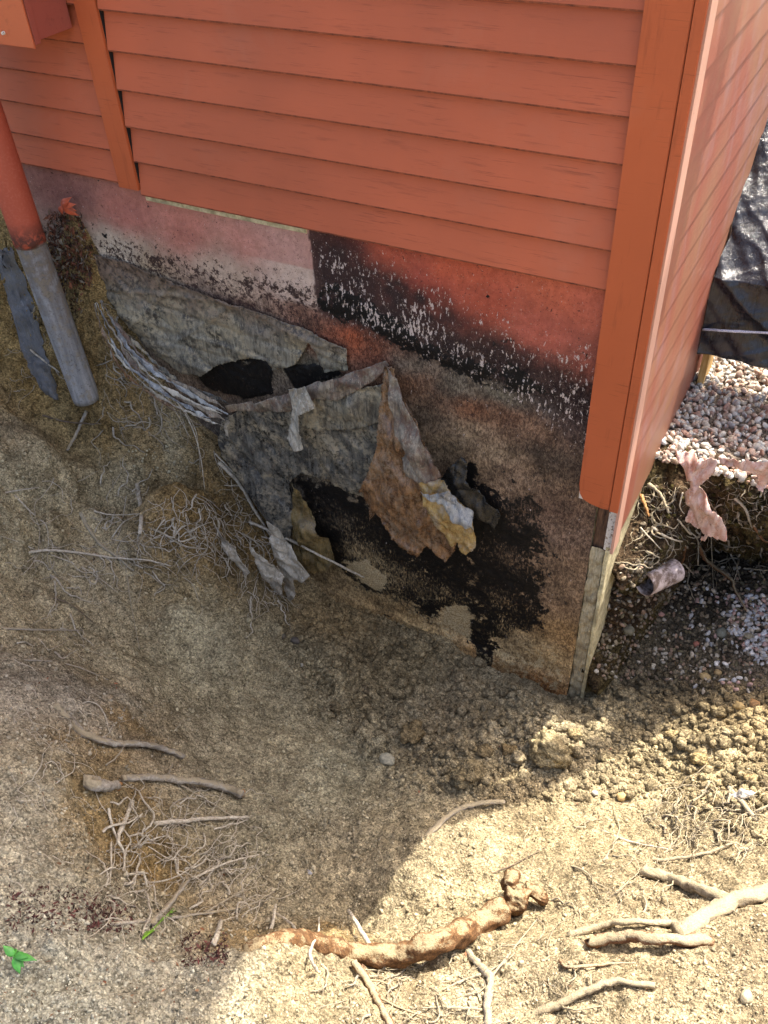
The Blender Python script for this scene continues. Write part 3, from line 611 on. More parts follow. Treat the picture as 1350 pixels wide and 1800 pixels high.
def sheet(name, out, mat, ctrl=(), amp=.006, freq=14, step=.007, jag=.004, seed=0, parent=None, axis_=(1, .3), curl=.0, label=None, thick=.0008, pts3=None):
    """sheet hanging near a wall: outline of (px, py, depth y); filled, wrinkled and given thickness"""
    P = [hit(a, b, 1, y) for a, b, y in out]; Cn = P + [hit(a, b, 1, y) for a, b, y in ctrl]
    poly = []; r = random.Random(seed + 5)
    for i in range(len(P)):
        a = P[i]; b = P[(i + 1) % len(P)]; L = math.hypot(b[0] - a[0], b[2] - a[2]); m = max(1, int(L / (step * .7)))
        for j in range(m):
            t = j / m; q = a + (b - a) * t; jj = (jag * .35 if r.random() < .8 else jag) if j else jag * .3
            poly.append((q[0] + r.uniform(-jj, jj), q[2] + r.uniform(-jj, jj)))
    xs = [p[0] for p in poly]; zs = [p[1] for p in poly]; pts = [Vector(p) for p in poly]; n0 = len(pts)
    x = min(xs)
    while x < max(xs):
        z = min(zs)
        while z < max(zs):
            q = (x + r.uniform(-.25, .25) * step, z + r.uniform(-.25, .25) * step)
            if pip(q[0], q[1], poly): pts.append(Vector(q))
            z += step
        x += step
    res = delaunay_2d_cdt(pts, [(i, (i + 1) % n0) for i in range(n0)], [], 0, 1e-6)
    vv = np.array([(p.x, p.y) for p in res[0]]); F = []
    for f in res[2]:
        cxx = sum(vv[i][0] for i in f) / len(f); czz = sum(vv[i][1] for i in f) / len(f)
        if len(f) == 3 and pip(cxx, czz, poly): F.append(f)
    Cn = np.array(Cn); w = 1 / (((vv[:, None, 0] - Cn[None, :, 0]) ** 2 + (vv[:, None, 1] - Cn[None, :, 2]) ** 2) + .00015) ** 1.5
    Y = (w * Cn[None, :, 1]).sum(1) / w.sum(1)
    u = vv[:, 0] * axis_[0] + vv[:, 1] * axis_[1]; v = -vv[:, 0] * axis_[1] + vv[:, 1] * axis_[0]
    wr = (1 - 2 * np.abs(fbm(u * 1.0 + .05 * fbm(u, v, 10, 2, seed), v * .28, freq, 3, seed + 3))) * amp * 1.2 + fbm(u, v * .5, freq * 1.7, 2, seed + 8) * amp * .3
    cr = 0
    for ci in range(9):
        an = math.atan2(axis_[1], axis_[0]) + r.gauss(0, .45); q_ = vv[:, 0] * math.cos(an) + vv[:, 1] * math.sin(an) + .01 * fbm(vv[:, 0], vv[:, 1], 12, 2, seed + ci); f0 = r.uniform(q_.min(), q_.max()); cr = cr + amp * 1.0 * r.choice((-1, 1)) * np.exp(-np.abs(q_ - f0) / .007)
    Y = Y - wr - cr
    o = from_np(name, np.stack([vv[:, 0], Y, vv[:, 1]], 1), np.array(F), mat, parent)
    md = o.modifiers.new('thickness', 'SOLIDIFY'); md.thickness = thick; md.offset = 0
    if label: o['label'] = label
    return o
mb = empty('waterproofing_membrane', tuple(wy(500, 700, -.01)), 'torn dirty grey waterproofing sheet clinging to the left of the foundation wall', 'membrane')
sheet('upper_sheet', [(165,445,.013),(230,462,.0155),(310,496,.0155),(400,528,.0155),(470,552,.0155),(545,580,.015),(610,612,.013),(612,650,.006),(570,655,.004),(545,600,.008),(520,640,.0),(480,652,.0),(470,632,-.005),(445,627,-.004),(385,640,0),(355,660,-.012),(320,655,-.02),(270,620,-.02),(225,570,-.015),(195,530,-.005),(178,500,.004)],
      M['mem_grey'], [(400,590,.008),(300,570,.008)], .006, 13, seed=1, parent=mb, axis_=(.25, .97))
sheet('lower_sheet', [(395,735,-.02),(430,715,-.01),(520,712,-.004),(600,705,0),(680,680,.002),(700,760,.006),(690,800,.008),(655,850,.006),(640,872,.006),(590,850,.002),(555,836,0),(530,830,0),(514,842,-.005),(510,862,-.01),(518,905,-.02),(512,980,-.03),(490,940,-.04),(455,890,-.035),(420,840,-.03),(390,800,-.03),(385,770,-.025)],
      M['mem_dark'], [(500,780,-.004),(600,780,.004),(450,830,-.015)], .011, 15, seed=2, parent=mb, axis_=(.95, .3))
sheet('rolled_edge', [(396,712,-.055),(440,706,-.04),(500,692,-.03),(560,668,-.02),(620,652,-.015),(680,634,-.006),(684,642,-.004),(660,668,-.02),(620,690,-.03),(595,703,-.04),(555,700,-.035),(525,722,-.04),(470,722,-.04),(420,722,-.05),(400,725,-.055)],
      M['mem_fold'], [(500,708,-.055),(600,675,-.05),(560,685,-.055),(450,714,-.06)], .004, 20, .006, .002, seed=3, parent=mb)
sheet('hanging_pleat', [(508,683,-.062),(535,680,-.066),(555,708,-.075),(552,718,-.07),(525,730,-.07),(527,760,-.066),(533,790,-.06),(516,793,-.06),(512,785,-.06),(505,770,-.055),(512,735,-.06),(515,715,-.062)],
      M['mem_white'], [], .006, 30, .005, .002, seed=4, parent=mb)
sheet('grey_flap', [(535,700,-.03),(600,690,-.02),(680,672,-.012),(690,700,-.01),(672,740,-.012),(620,755,-.016),(560,755,-.02),(530,748,-.025)], M['mem_grey'], [(610,720,-.04)], .006, 16, seed=5, parent=mb)
SP = [(176,528),(192,560),(222,608),(258,648),(302,680),(350,704),(402,728)]
rs = random.Random(12)
for k_i, (o0, w0, t1, mt, yd) in enumerate([(-15, 8, 1.0, 'mem_dark', 0), (-9, 9, .98, 'mem_fold', -.006), (-2, 10, 1.0, 'mem_blue', -.012), (5, 7, .97, 'mem_white', -.02), (10, 9, 1.0, 'mem_fold', -.016), (17, 8, .93, 'mem_blue', -.024), (23, 6, 1.0, 'mem_white', -.028), (28, 7, .8, 'mem_brown', -.022), (33, 4, .9, 'mem_fold', -.026)]):
    up_, dn_ = [], []; m = 15
    for q in range(m):
        t = q / (m - 1) * t1 * (len(SP) - 1); a = min(int(t), len(SP) - 2); f = t - a; x = SP[a][0] * (1 - f) + SP[a + 1][0] * f; y = SP[a][1] * (1 - f) + SP[a + 1][1] * f
        nx_, ny_ = -(SP[a + 1][1] - SP[a][1]), SP[a + 1][0] - SP[a][0]; L = math.hypot(nx_, ny_); nx_ /= L; ny_ /= L
        e = .35 + .65 * min(1, q / 6); off = o0 * e * 1.05 + 2.2 * math.sin(q * .8 + k_i * 2) ; w = w0 * e * (1 + .3 * math.sin(q * 1.7 + k_i)) * (.4 if q == m - 1 else 1); dep = -.03 - .085 * min(1, t / 3.5) + yd
        up_.append((x + nx_ * (off - w / 2), y + ny_ * (off - w / 2), dep)); dn_.append((x + nx_ * (off + w / 2), y + ny_ * (off + w / 2), dep - .008))
    sheet('curled_strip', up_ + dn_[::-1], M[mt], [], .004, 40, .005, .002, seed=60 + k_i, parent=mb, axis_=(.72, .69))
sheet('tattered_end', [(398,738,-.08),(404,742,-.08),(399,752,-.078),(402,768,-.075),(396,766,-.075),(393,750,-.08)], M['mem_white'], [], .002, 30, .004, .001, seed=7, parent=mb)
sheet('brown_flap', [(677,640,-.01),(690,643,-.01),(706,690,-.02),(735,740,-.03),(756,790,-.035),(776,838,-.045),(742,850,-.07),(760,870,-.06),(790,890,-.055),(800,940,-.05),(805,960,-.05),(785,985,-.05),(760,965,-.05),(752,955,-.05),(735,978,-.055),(700,955,-.055),(662,900,-.05),(650,915,-.05),(645,890,-.05),(632,862,-.045),(648,830,-.05),(666,780,-.04),(668,720,-.03),(672,690,-.02)],
      M['mem_brown'], [(700,780,-.075),(720,860,-.09),(690,880,-.085),(740,920,-.08)], .010, 30, .007, .005, seed=8, parent=mb)
sheet('brown_fold', [(684,645,-.02),(695,660,-.03),(720,722,-.06),(756,790,-.075),(777,838,-.08),(740,850,-.10),(715,838,-.09),(700,790,-.075),(690,720,-.05)], M['mem_fold'], [(735,800,-.10)], .008, 18, .006, .002, seed=9, parent=mb)
sheet('amber_piece', [(738,846,-.095),(775,842,-.085),(795,868,-.08),(822,893,-.07),(832,920,-.07),(836,962,-.07),(820,974,-.07),(810,965,-.07),(806,950,-.075),(795,960,-.08),(760,915,-.095),(745,880,-.10)], M['mem_amber'], [(790,910,-.11)], .008, 34, .006, .003, seed=10, parent=mb)
sheet('silvery_crease', [(740,862,-.102),(765,868,-.115),(790,860,-.112),(806,884,-.10),(828,905,-.09),(834,930,-.088),(815,925,-.1),(795,915,-.112),(778,886,-.118),(762,880,-.116)], M['mem_blue'], [], .008, 40, .005, .002, seed=12, parent=mb)
sheet('black_flap', [(775,842,-.03),(790,820,-.04),(812,802,-.035),(824,812,-.03),(824,840,-.03),(850,870,-.012),(880,905,-.01),(870,930,-.01),(830,900,-.03),(805,885,-.05)], M['mem_black'], [(815,850,-.055)], .008, 24, .006, .004, seed=11, parent=mb)
sheet('ochre_fold', [(515,846,-.05),(530,862,-.045),(552,905,-.035),(580,955,-.03),(590,985,-.03),(575,1002,-.035),(540,1010,-.04),(515,1000,-.05),(513,920,-.055)], sheet_mat('ochre_membrane', (.10, .075, .03), (.24, .17, .07), (.06, .045, .025), .6, .4), [(540,940,-.075)], .010, 20, .006, .003, seed=13, parent=mb)
for sd_, out in enumerate(([(470,915,-.14),(492,930,-.14),(520,970,-.13),(545,1012,-.13),(533,1022,-.13),(518,1015,-.13),(520,1050,-.12),(508,1058,-.12),(500,1020,-.125),(480,960,-.135)],
    [(384,928,-.22),(395,940,-.22),(420,975,-.21),(442,1003,-.20),(435,1010,-.2),(412,985,-.21),(392,955,-.22)],
    [(440,960,-.18),(470,985,-.17),(500,1015,-.16),(498,1050,-.15),(480,1040,-.16),(455,1000,-.17)])):
    sheet('membrane_tatter', out, M['mem_white'], [], .008, 26, .006, .003, seed=20 + sd_, parent=mb, axis_=(.8, .6))

pk_ = tag(sheet('plastic_sheet', [(1172,790,.40),(1188,802,.39),(1198,815,.385),(1215,850,.375),(1222,862,.37),(1232,848,.375),(1256,830,.38),(1262,812,.385),(1250,800,.40),(1225,785,.44),(1190,775,.46)], M['pink'], [(1220,815,.36)], .014, 22, .006, .004, seed=31, axis_=(1, 0)), 'pale pink plastic liner drooping over the bank edge nearest the house', 'plastic sheet')
tag(sheet('plastic_sheet', [(1262,800,.41),(1300,803,.40),(1330,808,.39),(1372,800,.39),(1372,880,.385),(1352,846,.385),(1340,868,.38),(1328,860,.38),(1333,840,.385),(1318,825,.39),(1290,818,.395),(1268,812,.40)], M['pink'], [(1330,825,.365)], .012, 22, .006, .005, seed=32, axis_=(1, 0)), 'jagged pink plastic liner hanging from the bank at the right edge', 'plastic sheet')
tag(sheet('plastic_scrap', [(1222,850,.37),(1235,858,.355),(1262,895,.34),(1278,925,.335),(1281,944,.335),(1262,948,.34),(1246,940,.34),(1238,954,.34),(1230,948,.345),(1240,938,.345),(1205,912,.36),(1214,890,.365),(1205,875,.37),(1206,862,.37),(1218,848,.375)], M['pink'], [(1245,905,.30)], .010, 14, .006, .003, seed=33), 'pink plastic scrap dangling from a root against the dark bank', 'plastic scrap')

# grey clay strip on the left bank (imprint left by a second pipe)
cps_ = [(0,440),(28,500),(45,560),(60,620),(75,655),(90,690),(103,702)]; wdt = [24,22,26,24,20,12,4]; Vs = []; Fs = []
for i in range(40):
    t = i / 39 * (len(cps_) - 1); a = min(int(t), len(cps_) - 2); f = t - a
    cx0 = cps_[a][0] * (1 - f) + cps_[a + 1][0] * f; cy0 = cps_[a][1] * (1 - f) + cps_[a + 1][1] * f; w = wdt[a] * (1 - f) + wdt[a + 1] * f + random.uniform(-2.5, 2.5)
    for j in range(7):
        h = cast(cx0 + (j / 6 - .5) * w * 1.6, cy0 - (j / 6 - .5) * w * .5, 'g'); e = 1 - abs(j / 3 - 1) ** 2
        q = h[0] + h[1] * (.004 + .012 * e); Vs.append(tuple(q))
tag(from_np('clay_strip', Vs, grid_faces(40, 7), M['clay']), 'bluish grey clay strip stuck to the bank left of the conduit', 'clay strip')

# ------------------------------------------------------------------ black wrapped stack
st = empty('wrapped_stack', (.7, 1.6, -1.3), 'stack wrapped in black plastic beside the side wall at upper right', 'wrapped stack')
def tarp_surface(name, pts_fn, nu, nv, amp, seed, mat, parent):
    U, Vv = np.meshgrid(np.linspace(0, 1, nu), np.linspace(0, 1, nv), indexing='ij'); X, Y_, Z_ = pts_fn(U, Vv)
    w = amp * (1 - 3.0 * np.abs(fbm(X * 1.0 + .9 * Z_, Z_ * .3 + Y_ * .4, 6, 3, seed, .45))) + amp * .18 * (1 - 3 * np.abs(fbm(X * .3 - .9 * Z_, Z_ * .3, 15, 3, seed + 2))) + amp * .08 * fbm(X, Z_, 24, 2, seed + 4) 
    return from_np(name, np.stack([X - w * .3, Y_ - w, Z_], -1).reshape(-1, 3), grid_faces(nu, nv), mat, parent)
def prof_stack(Vv):  # v 0 bottom .. 1 top -> y, z
    kz = np.array([0, .06, .38, .44, .52, 1.0]); zz = np.array([-1.135, -1.125, -.845, -.825, -.74, -.30]); yy = np.array([.86, .845, .85, .88, .98, 1.52])
    return np.interp(Vv, kz, yy), np.interp(Vv, kz, zz)
def f_front(U, Vv):
    y, z = prof_stack(Vv); x0 = .128 + .02 * fbm(U * 0, z, 5, 3, 5) + .022 * ss(-.9, -1.25, z); return x0 + U * 1.3, y + .06 * fbm(U * 1.3, z, 3, 2, 9) * U, z
tarp = tarp_surface('plastic_wrap', f_front, 260, 260, .024, 41, M['tarp'], st)
def f_side(U, Vv):
    y, z = prof_stack(Vv); x0 = .128 + .02 * fbm(U * 0, z, 5, 3, 5) + .022 * ss(-.9, -1.25, z); return x0 + .0 * U, y + U * np.maximum(1.04 - y, .02), z
tarp_surface('plastic_wrap', f_side, 60, 120, .006, 43, M['tarp'], st)
box('wrapped_core', (.20, 1.42, .93, 1.03, -1.11, -.80), M['tarp'], st, .01)
k = NB('strap', .5); k.base(k.mix(k.ramp(k.noise(300, 2), .45, .55), (.35, .40, .55), (.65, .68, .75))); M['strap'] = k.m
k = NB('blue_rope', .5); k.base(k.mix(k.ramp(k.noise(260, 2), .45, .55), (.05, .12, .45), (.25, .40, .75))); M['rope'] = k.m
k = NB('yellow_timber', .7); k.base(k.mix(k.ramp(k.noise(1, 4, .6, k.vec((90, 90, 9))), .4, .6), (.42, .24, .07), (.60, .40, .16))); M['timber'] = k.m

def tube_mesh(pts, rad, n=8, jit=.0, seed=0, caps=True):
    pts = [Vector(p) for p in pts]; r_ = random.Random(seed); V_ = []; F_ = []; m = len(pts); up = Vector((.3, .2, 1)).normalized()
    for i, p in enumerate(pts):
        t = (pts[min(i + 1, m - 1)] - pts[max(i - 1, 0)]); t = t.normalized() if t.length > 1e-9 else Vector((0, 0, 1))
        u = t.cross(up); u = u.normalized() if u.length > 1e-4 else Vector((1, 0, 0)); v = t.cross(u)
        ph = r_.uniform(0, 6)
        for j in range(n):
            a = 2 * math.pi * j / n; rr = rad[i] * (1 + r_.uniform(-jit, jit) * .35 + jit * 1.1 * (math.sin(3 * a + i * .45 + seed) * math.sin(i * .37 + a + seed) + .5 * math.sin(5 * a - i * .8))); V_.append(tuple(p + (u * math.cos(a) + v * math.sin(a)) * rr))
    for i in range(m - 1):
        for j in range(n): F_.append((i * n + j, i * n + (j + 1) % n, (i + 1) * n + (j + 1) % n, (i + 1) * n + j))
    if caps:
        V_.append(tuple(pts[0])); V_.append(tuple(pts[-1])); c0, c1 = m * n, m * n + 1
        for j in range(n): F_.append((j, c0, c0, (j + 1) % n)) if False else None
        F_ += [(c0, (j + 1) % n, j, j) for j in range(0)]
    return V_, F_
def smooth_path(P, R, per, jit, seed):
    """Catmull-Rom with wobble"""
    r_ = random.Random(seed); out = []; rad = []; P = [Vector(p) for p in P]; n = len(P)
    for i in range(n - 1):
        p0, p1, p2, p3 = P[max(i - 1, 0)], P[i], P[i + 1], P[min(i + 2, n - 1)]
        for j in range(per):
            t = j / per; q = .5 * ((2 * p1) + (p2 - p0) * t + (2 * p0 - 5 * p1 + 4 * p2 - p3) * t * t + (3 * p1 - p0 - 3 * p2 + p3) * t ** 3)
            out.append(q + Vector((r_.uniform(-1, 1), r_.uniform(-1, 1), r_.uniform(-1, 1))) * jit); rad.append((R[i] * (1 - t) + R[i + 1] * t) * (1 + .10 * math.sin(len(out) * .9 + seed) * math.sin(len(out) * .31 + 2 * seed) + r_.uniform(-.035, .035)))
    out.append(P[-1]); rad.append(R[-1] * .9); return out, rad
def tube_obj(name, P, R, mat, parent=None, per=6, jit=.001, n=8, seed=0, rough_=.12):
    o_, r_ = smooth_path(P, R, per, jit, seed); V_, F_ = tube_mesh(o_, r_, n, rough_, seed)
    me = bpy.data.meshes.new(name); m = len(o_)
    F_ += [tuple(reversed(range(n))), tuple(range((m - 1) * n, m * n))]
    me.from_pydata(V_, [], F_); me.update(); return link(name, me, mat, parent, True)
tube_obj('strap', [hit(1236,579,1,.83), hit(1265,581,1,.805), hit(1300,583,1,.805), hit(1370,586,1,.80)], [.0045] * 4, M['strap'], st, jit=.0006)
tube_obj('rope', [hit(1309,334,1,1.10), hit(1325,365,1,1.05), hit(1341,392,1,1.0), hit(1346,412,1,.97)], [.006] * 4, M['rope'], st, jit=.001)
timber = box('timber_block', (.142, .166, .90, 1.02, -1.32, -1.13), M['timber'], None, .003); tag(timber, 'short yellow timber under the left corner of the black wrapped stack', 'timber')

def on_ground(px, py, lift):
    h = cast(px, py); d = Vector(ray(px, py)).normalized(); c_ = max(.45, -(h[1].dot(d)))
    return h[0] - d * (lift / c_)
# pale broken pipe in the soil on the right
pc = on_ground(1140, 1024, .05)
def shell_mat():
    k = NB('dirty_white_plastic', .5); n = k.noise(30, 6, .7); c = k.mix(k.ramp(n, .42, .58), (.50, .42, .40), (.13, .09, .07)); k.base(c); k.bump(n, .002, .6); return k.m
d_ = Vector((.45, .85, -.15)).normalized()
pipe2 = bm_obj('drain_pipe', ring_tube(pc + d_ * .13, pc - d_ * .02, .041, .038, 36, 14), shell_mat(), None, True); tag(pipe2, 'short dirty white drain pipe end poking out of the dark gravelly soil', 'pipe')

# ------------------------------------------------------------------ roots
def root(P, r, mat, label, cat='root', grp=None, lift=None, branches=(), jit=None, n=9, tip=.45, name='root', rough_=.14, sink=True, seed=None):
    """P: (px, py[, lift mm]) list on the photo, laid on the soil or hanging off it"""
    r = r * (1.22 if r < .007 else 1.0); seed = seed if seed is not None else int(P[0][0] * 7 + P[0][1]); Q = []
    for i, p in enumerate(P):
        lf = (p[2] / 1000 + .002) if len(p) > 2 else (r * .8 + (0.006 if 0 < i < len(P) - 1 else 0))
        if sink and i == 0 and len(p) < 3: lf = -r * .6
        Q.append(on_ground(p[0], p[1], lf))
    m = len(Q); R_ = [r * (1 - (1 - tip) * i / (m - 1)) for i in range(m)]
    if branches:
        e = empty(name, tuple(Q[0]), label, cat, grp); tube_obj('main_root', Q, R_, mat, e, 7, jit or r * .22, n, seed, rough_)
        for b in branches:
            rb = b[1]; QB = [on_ground(p[0], p[1], (p[2] / 1000) if len(p) > 2 else rb + .003) for p in b[0]]
            tube_obj('side_root', QB, [rb * (1 - .55 * i / (len(QB) - 1)) for i in range(len(QB))], mat, e, 6, rb * .35, 6, seed + 3, rough_)
        return e
    o = tube_obj(name, Q, R_, mat, None, 7, jit or r * .22, n, seed, rough_); tag(o, label, cat, grp); return o
M['root_shade_lift'] = dusted('shade_lifted_root_bark', (.34, .28, .20), (.66, .60, .48), (.42, .36, .26), .8)  # lighter copy of the pale root bark, raised for roots in shade
RP, RG, RB, RD = M['root_shade_lift'], M['root_grey'], M['root_brown'], M['root_dark']
root([(0,1104),(60,1106),(145,1108)], .004, RG, 'straight grey root lying across the left slope at the photo edge')
root([(-5,869),(30,862),(68,857)], .003, RP, 'short pale root at the left edge above the curved thin root')
root([(25,870),(60,905),(82,925),(85,960)], .0022, RP, 'thin pale root curving down the upper left slope')
root([(50,970),(90,967,8),(140,972,10),(200,980,10),(260,985,8),(300,995,4)], .0048, RP, 'long horizontal pale root across the left slope with hair roots', branches=[([(90,975),(150,1000),(208,1042)], .0022), ([(60,965),(25,950),(0,942)], .002), ([(70,970),(50,1000),(30,1015)], .0015), ([(230,985),(262,1010),(300,1020)], .0016)])
root([(140,900),(160,935,8),(180,960,12),(205,978,8),(235,1003)], .0055, RG, 'grey knotty root running down beside the looped root', tip=.7)
root([(240,850),(246,880,20),(248,920,35),(243,952,20)], .0065, RP, 'upright gnarled pale root looping over the undercut on the left bank', branches=[([(165,898),(200,905,10),(246,903,30)], .0035), ([(197,945),(215,920,10),(242,905,28)], .003), ([(195,947),(225,952,8),(245,945,18)], .0022), ([(222,872),(212,930,6),(200,950)], .0018)], tip=.8)
root([(255,922),(290,940,12),(325,960,14),(365,965,4)], .004, RG, 'brownish grey root below the undercut pointing right', branches=[([(290,940),(320,985),(335,1010)], .0018)])
root([(222,1000),(230,1060),(245,1140)], .0018, RG, 'single thread-like root hanging straight down the middle slope')
root([(85,1050),(120,1060),(165,1095)], .0025, RD, 'dark short root bending down on the lower left slope')
root([(0,1165),(60,1160),(130,1170),(190,1195)], .003, RG, 'grey root above the soil hump at the left edge')
root([(378,797,10),(450,868,20),(513,905,30),(515,985,45)], .0024, RP, 'long pale stem bent sharply over the dark membrane', sink=False, tip=.7)
root([(438,917,10),(500,945,60),(560,975,90),(640,1015,12)], .0048, RP, 'straight pale stick leaning across the torn membrane bottom', 'stick', sink=False, name='stick', tip=.7)
root([(385,812,5),(420,850,12),(450,900,12),(478,945,6)], .0065, RP, 'thick tan root following the edge of the dark membrane', tip=.6, sink=False)
root([(310,705,8),(330,735,14),(350,790,10),(360,860,4)], .0026, RP, 'pale string of root falling from the chalky plastic strip', branches=[([(318,712,8),(345,760,8),(352,830,5)], .0018), ([(290,690,8),(335,770,8)], .0018)])
root([(152,722,0),(135,760,14),(118,792,4)], .007, RG, 'stubby grey root directly under the cut end of the conduit', tip=.6)
root([(75,730),(120,742,10),(177,745,8)], .0034, RD, 'dark twig lying across the stubby root under the conduit', 'twig', name='twig')
root([(45,608),(75,632,14),(105,655,10)], .004, RP, 'light root crossing the grey clay strip on the bank', tip=.5)
root([(20,550),(40,590),(48,615)], .003, RD, 'dark root left of the grey clay strip')
# two big cut roots left of the middle
root([(150,1372,6),(178,1380,14),(205,1382,14)], .016, RG, 'stubby thick root stump with a torn orange end at the left', 'root stump', tip=.85, rough_=.2)
root([(215,1368,8),(260,1366,16),(310,1370,20),(360,1376,26),(400,1386,28),(426,1396,26)], .009, RG, 'thick whitish root sticking out over the hollow, orange torn tip', tip=1.45, rough_=.16,
     branches=[([(310,1375,12),(370,1410,14),(447,1460,6)], .0028), ([(185,1345,4),(205,1330,12),(222,1306,20)], .0028), ([(290,1372,14),(300,1350,22),(304,1342,25)], .0025), ([(330,1400,4),(300,1420,8),(318,1475,4)], .0026)])
root([(95,1238),(150,1290,8),(200,1306,10),(250,1308,16),(285,1316,20),(322,1330,22)], .0095, RG, 'soil coated thick root above the whitish cut root', tip=.9, rough_=.3)
root([(270,1448),(330,1442,16),(380,1438,16),(437,1436,10)], .0052, RP, 'medium pale root under the whitish cut root, pointing right', tip=.7)
root([(232,1410),(216,1450,16),(208,1478,12),(222,1503,6)], .0055, RP, 'forked pale root climbing at the centre of the root tangle', branches=[([(190,1420),(200,1460,12),(212,1488,10)], .004), ([(250,1430),(228,1455,12)], .003), ([(195,1480),(196,1520,8),(193,1545)], .0028)])
root([(185,1625),(260,1618,8),(360,1605,22),(430,1593,30),(482,1567,30)], .0038, RG, 'long grey root reaching right from the bottom of the root tangle', branches=[([(360,1605,20),(420,1570,25),(470,1553,20)], .0026)])
root([(268,1622,10),(300,1585,20),(333,1546,24)], .0055, RG, 'straight grey root slanting up behind the narrow green leaf', tip=.6)
root([(338,1545,10),(395,1518,24),(456,1502,24)], .003, RP, 'thin pale root above the long grey root', branches=[([(250,1555),(330,1530,14),(412,1442,12)], .0026)])
root([(375,1660,4),(382,1640,10),(388,1618,16)], .005, RP, 'short upright pale stub at the tangle bottom', 'root stub', tip=.8)
root([(463,1668,2),(478,1630,30),(485,1590,55)], .0042, RP, 'upright pale twig left of the cut log', 'twig', name='twig', tip=.6)
root([(524,1645,2),(510,1622,22),(486,1606,40)], .0034, RP, 'thin twig leaning from the soil hump above the log', 'twig', name='twig')
root([(557,1706,8),(545,1675,40),(559,1640,50),(561,1612,60)], .0032, RP, 'wavy pale twig standing in front of the log', 'twig', name='twig')
root([(676,1702,6),(640,1645,45),(612,1600,70)], .005, RP, 'long pale twig slanting up across the log', 'twig', name='twig', tip=.7)
root([(748,1472),(770,1450,8),(800,1426,12),(840,1413,12),(886,1409,8)], .0065, RG, 'curved grey stick lying on the shadow edge in the middle', 'stick', name='stick', tip=.9)
# cut log
lg = empty('cut_root_log', tuple(on_ground(700, 1690, .02)), 'thick cut root bridging the sunlit sand at the bottom centre', 'root log')
LP = [(430,1672,0),(500,1652,12),(560,1660,24),(620,1676,36),(700,1678,46),(770,1656,54),(830,1630,58),(888,1596,60)]
LQ = [on_ground(a, b, h / 1000) for a, b, h in LP]
tube_obj('log_body', LQ, [.014, .021, .024, .026, .027, .027, .028, .029], M['root_log'], lg, 10, .0010, 26, 3, .12)
c0 = on_ground(906, 1578, .07)
def lump(name, c, r, sq, seed, mat, parent, amp=.5, rot=0.0):
    bm = bmesh.new(); bmesh.ops.create_icosphere(bm, subdivisions=4, radius=1); V_ = np.array([v.co[:] for v in bm.verts]); F_ = np.array([[v.index for v in f.verts] for f in bm.faces]); bm.free()
    V_ = np.sign(V_) * np.abs(V_) ** .7; d = 1 + amp * (fbm(V_[:, 0] + seed, V_[:, 1] + V_[:, 2] * .7, 1.3, 3, seed, .45) + .4 * fbm(V_[:, 1] - seed, V_[:, 2], 3.6, 3, seed + 3, .5))
    R3 = np.array(Euler((0.2, rot, 0.1)).to_matrix()); V_ = (V_ * d[:, None] * np.array(sq) * r) @ R3.T
    return from_np(name, V_ + np.array(c), F_, mat, parent, True)
lump('log_knot', c0, .046, (.72, .75, 1.05), 5, M['root_log'], lg, .5, .25)
lump('log_tip', on_ground(898, 1548, .085), .030, (.7, .8, 1.1), 8, M['root_log'], lg, .4, .1)
lump('log_stub', on_ground(942, 1570, .055), .022, (1.4, .8, .7), 11, M['root_log'], lg, .5, .3)
root([(1035,1658,8),(1090,1646,16),(1160,1650,18),(1250,1655,4)], .012, RB, 'reddish brown thick root on the sunlit slope at lower right', tip=1.1, rough_=.2)
root([(1000,1645,4),(1060,1626,14),(1100,1620,18),(1192,1624,6)], .006, M['root_pale'], 'pale root just above the reddish brown thick root', tip=1.0, rough_=.2)
root([(1190,1640,6),(1250,1605,14),(1300,1580,14),(1360,1570,8)], .017, M['root_pale'], 'widest soil crusted root at lower right edge', tip=1.0, rough_=.25, n=14)
root([(1130,1528,8),(1180,1544,14),(1230,1562,12),(1275,1578,2)], .0125, M['root_pale'], 'broken white root above the soil crusted root', tip=1.25, rough_=.25, n=12)
root([(925,1786),(980,1766,10),(1030,1742,12),(1080,1725,14),(1152,1733,8)], .0085, M['root_pale'], 'pale forked root at the bottom right of the sand', tip=.75, branches=[([(1040,1740,10),(1038,1718,14),(1036,1710,20)], .003), ([(980,1766),(1010,1775),(1060,1768)], .003)])
root([(822,1672,4),(848,1703,8),(862,1720,12),(857,1760,10),(858,1810,6)], .0085, RG, 'upright forked grey root at the bottom centre', tip=1.0, branches=[([(845,1712,8),(810,1725),(778,1740)], .0035), ([(862,1720,10),(885,1690),(945,1615)], .003), ([(850,1775,8),(790,1770),(740,1772)], .003), ([(845,1760),(830,1730),(805,1715)], .0024)])
root([(622,1690,10),(650,1732,8),(668,1765,8),(688,1805,6)], .0085, RB, 'brown bent root at the very bottom, left of the forked grey one', tip=.9, branches=[([(660,1750),(700,1770),(760,1790)], .003), ([(640,1720),(690,1735),(720,1790)], .0026)])
root([(1282,1385,14),(1305,1412,16),(1330,1442,8)], .0075, RG, 'short grey root beside the crumpled white scrap', tip=.9)
root([(1058,1460),(1110,1480,6),(1182,1494,4)], .0032, RP, 'thin pale root above the broken white root')
root([(1120,1500),(1160,1512,8),(1240,1500,8),(1290,1480)], .005, RG, 'grey curved root at the edge of the right twig tangle')
root([(852,1540),(900,1521,3),(960,1489,3)], .002, RD, 'thin dark twig above the log knot', 'twig', name='twig')
root([(985,1690,2),(1000,1700,6),(1060,1695,8),(1115,1692,6)], .004, RB, 'small brown root below the reddish brown thick one')
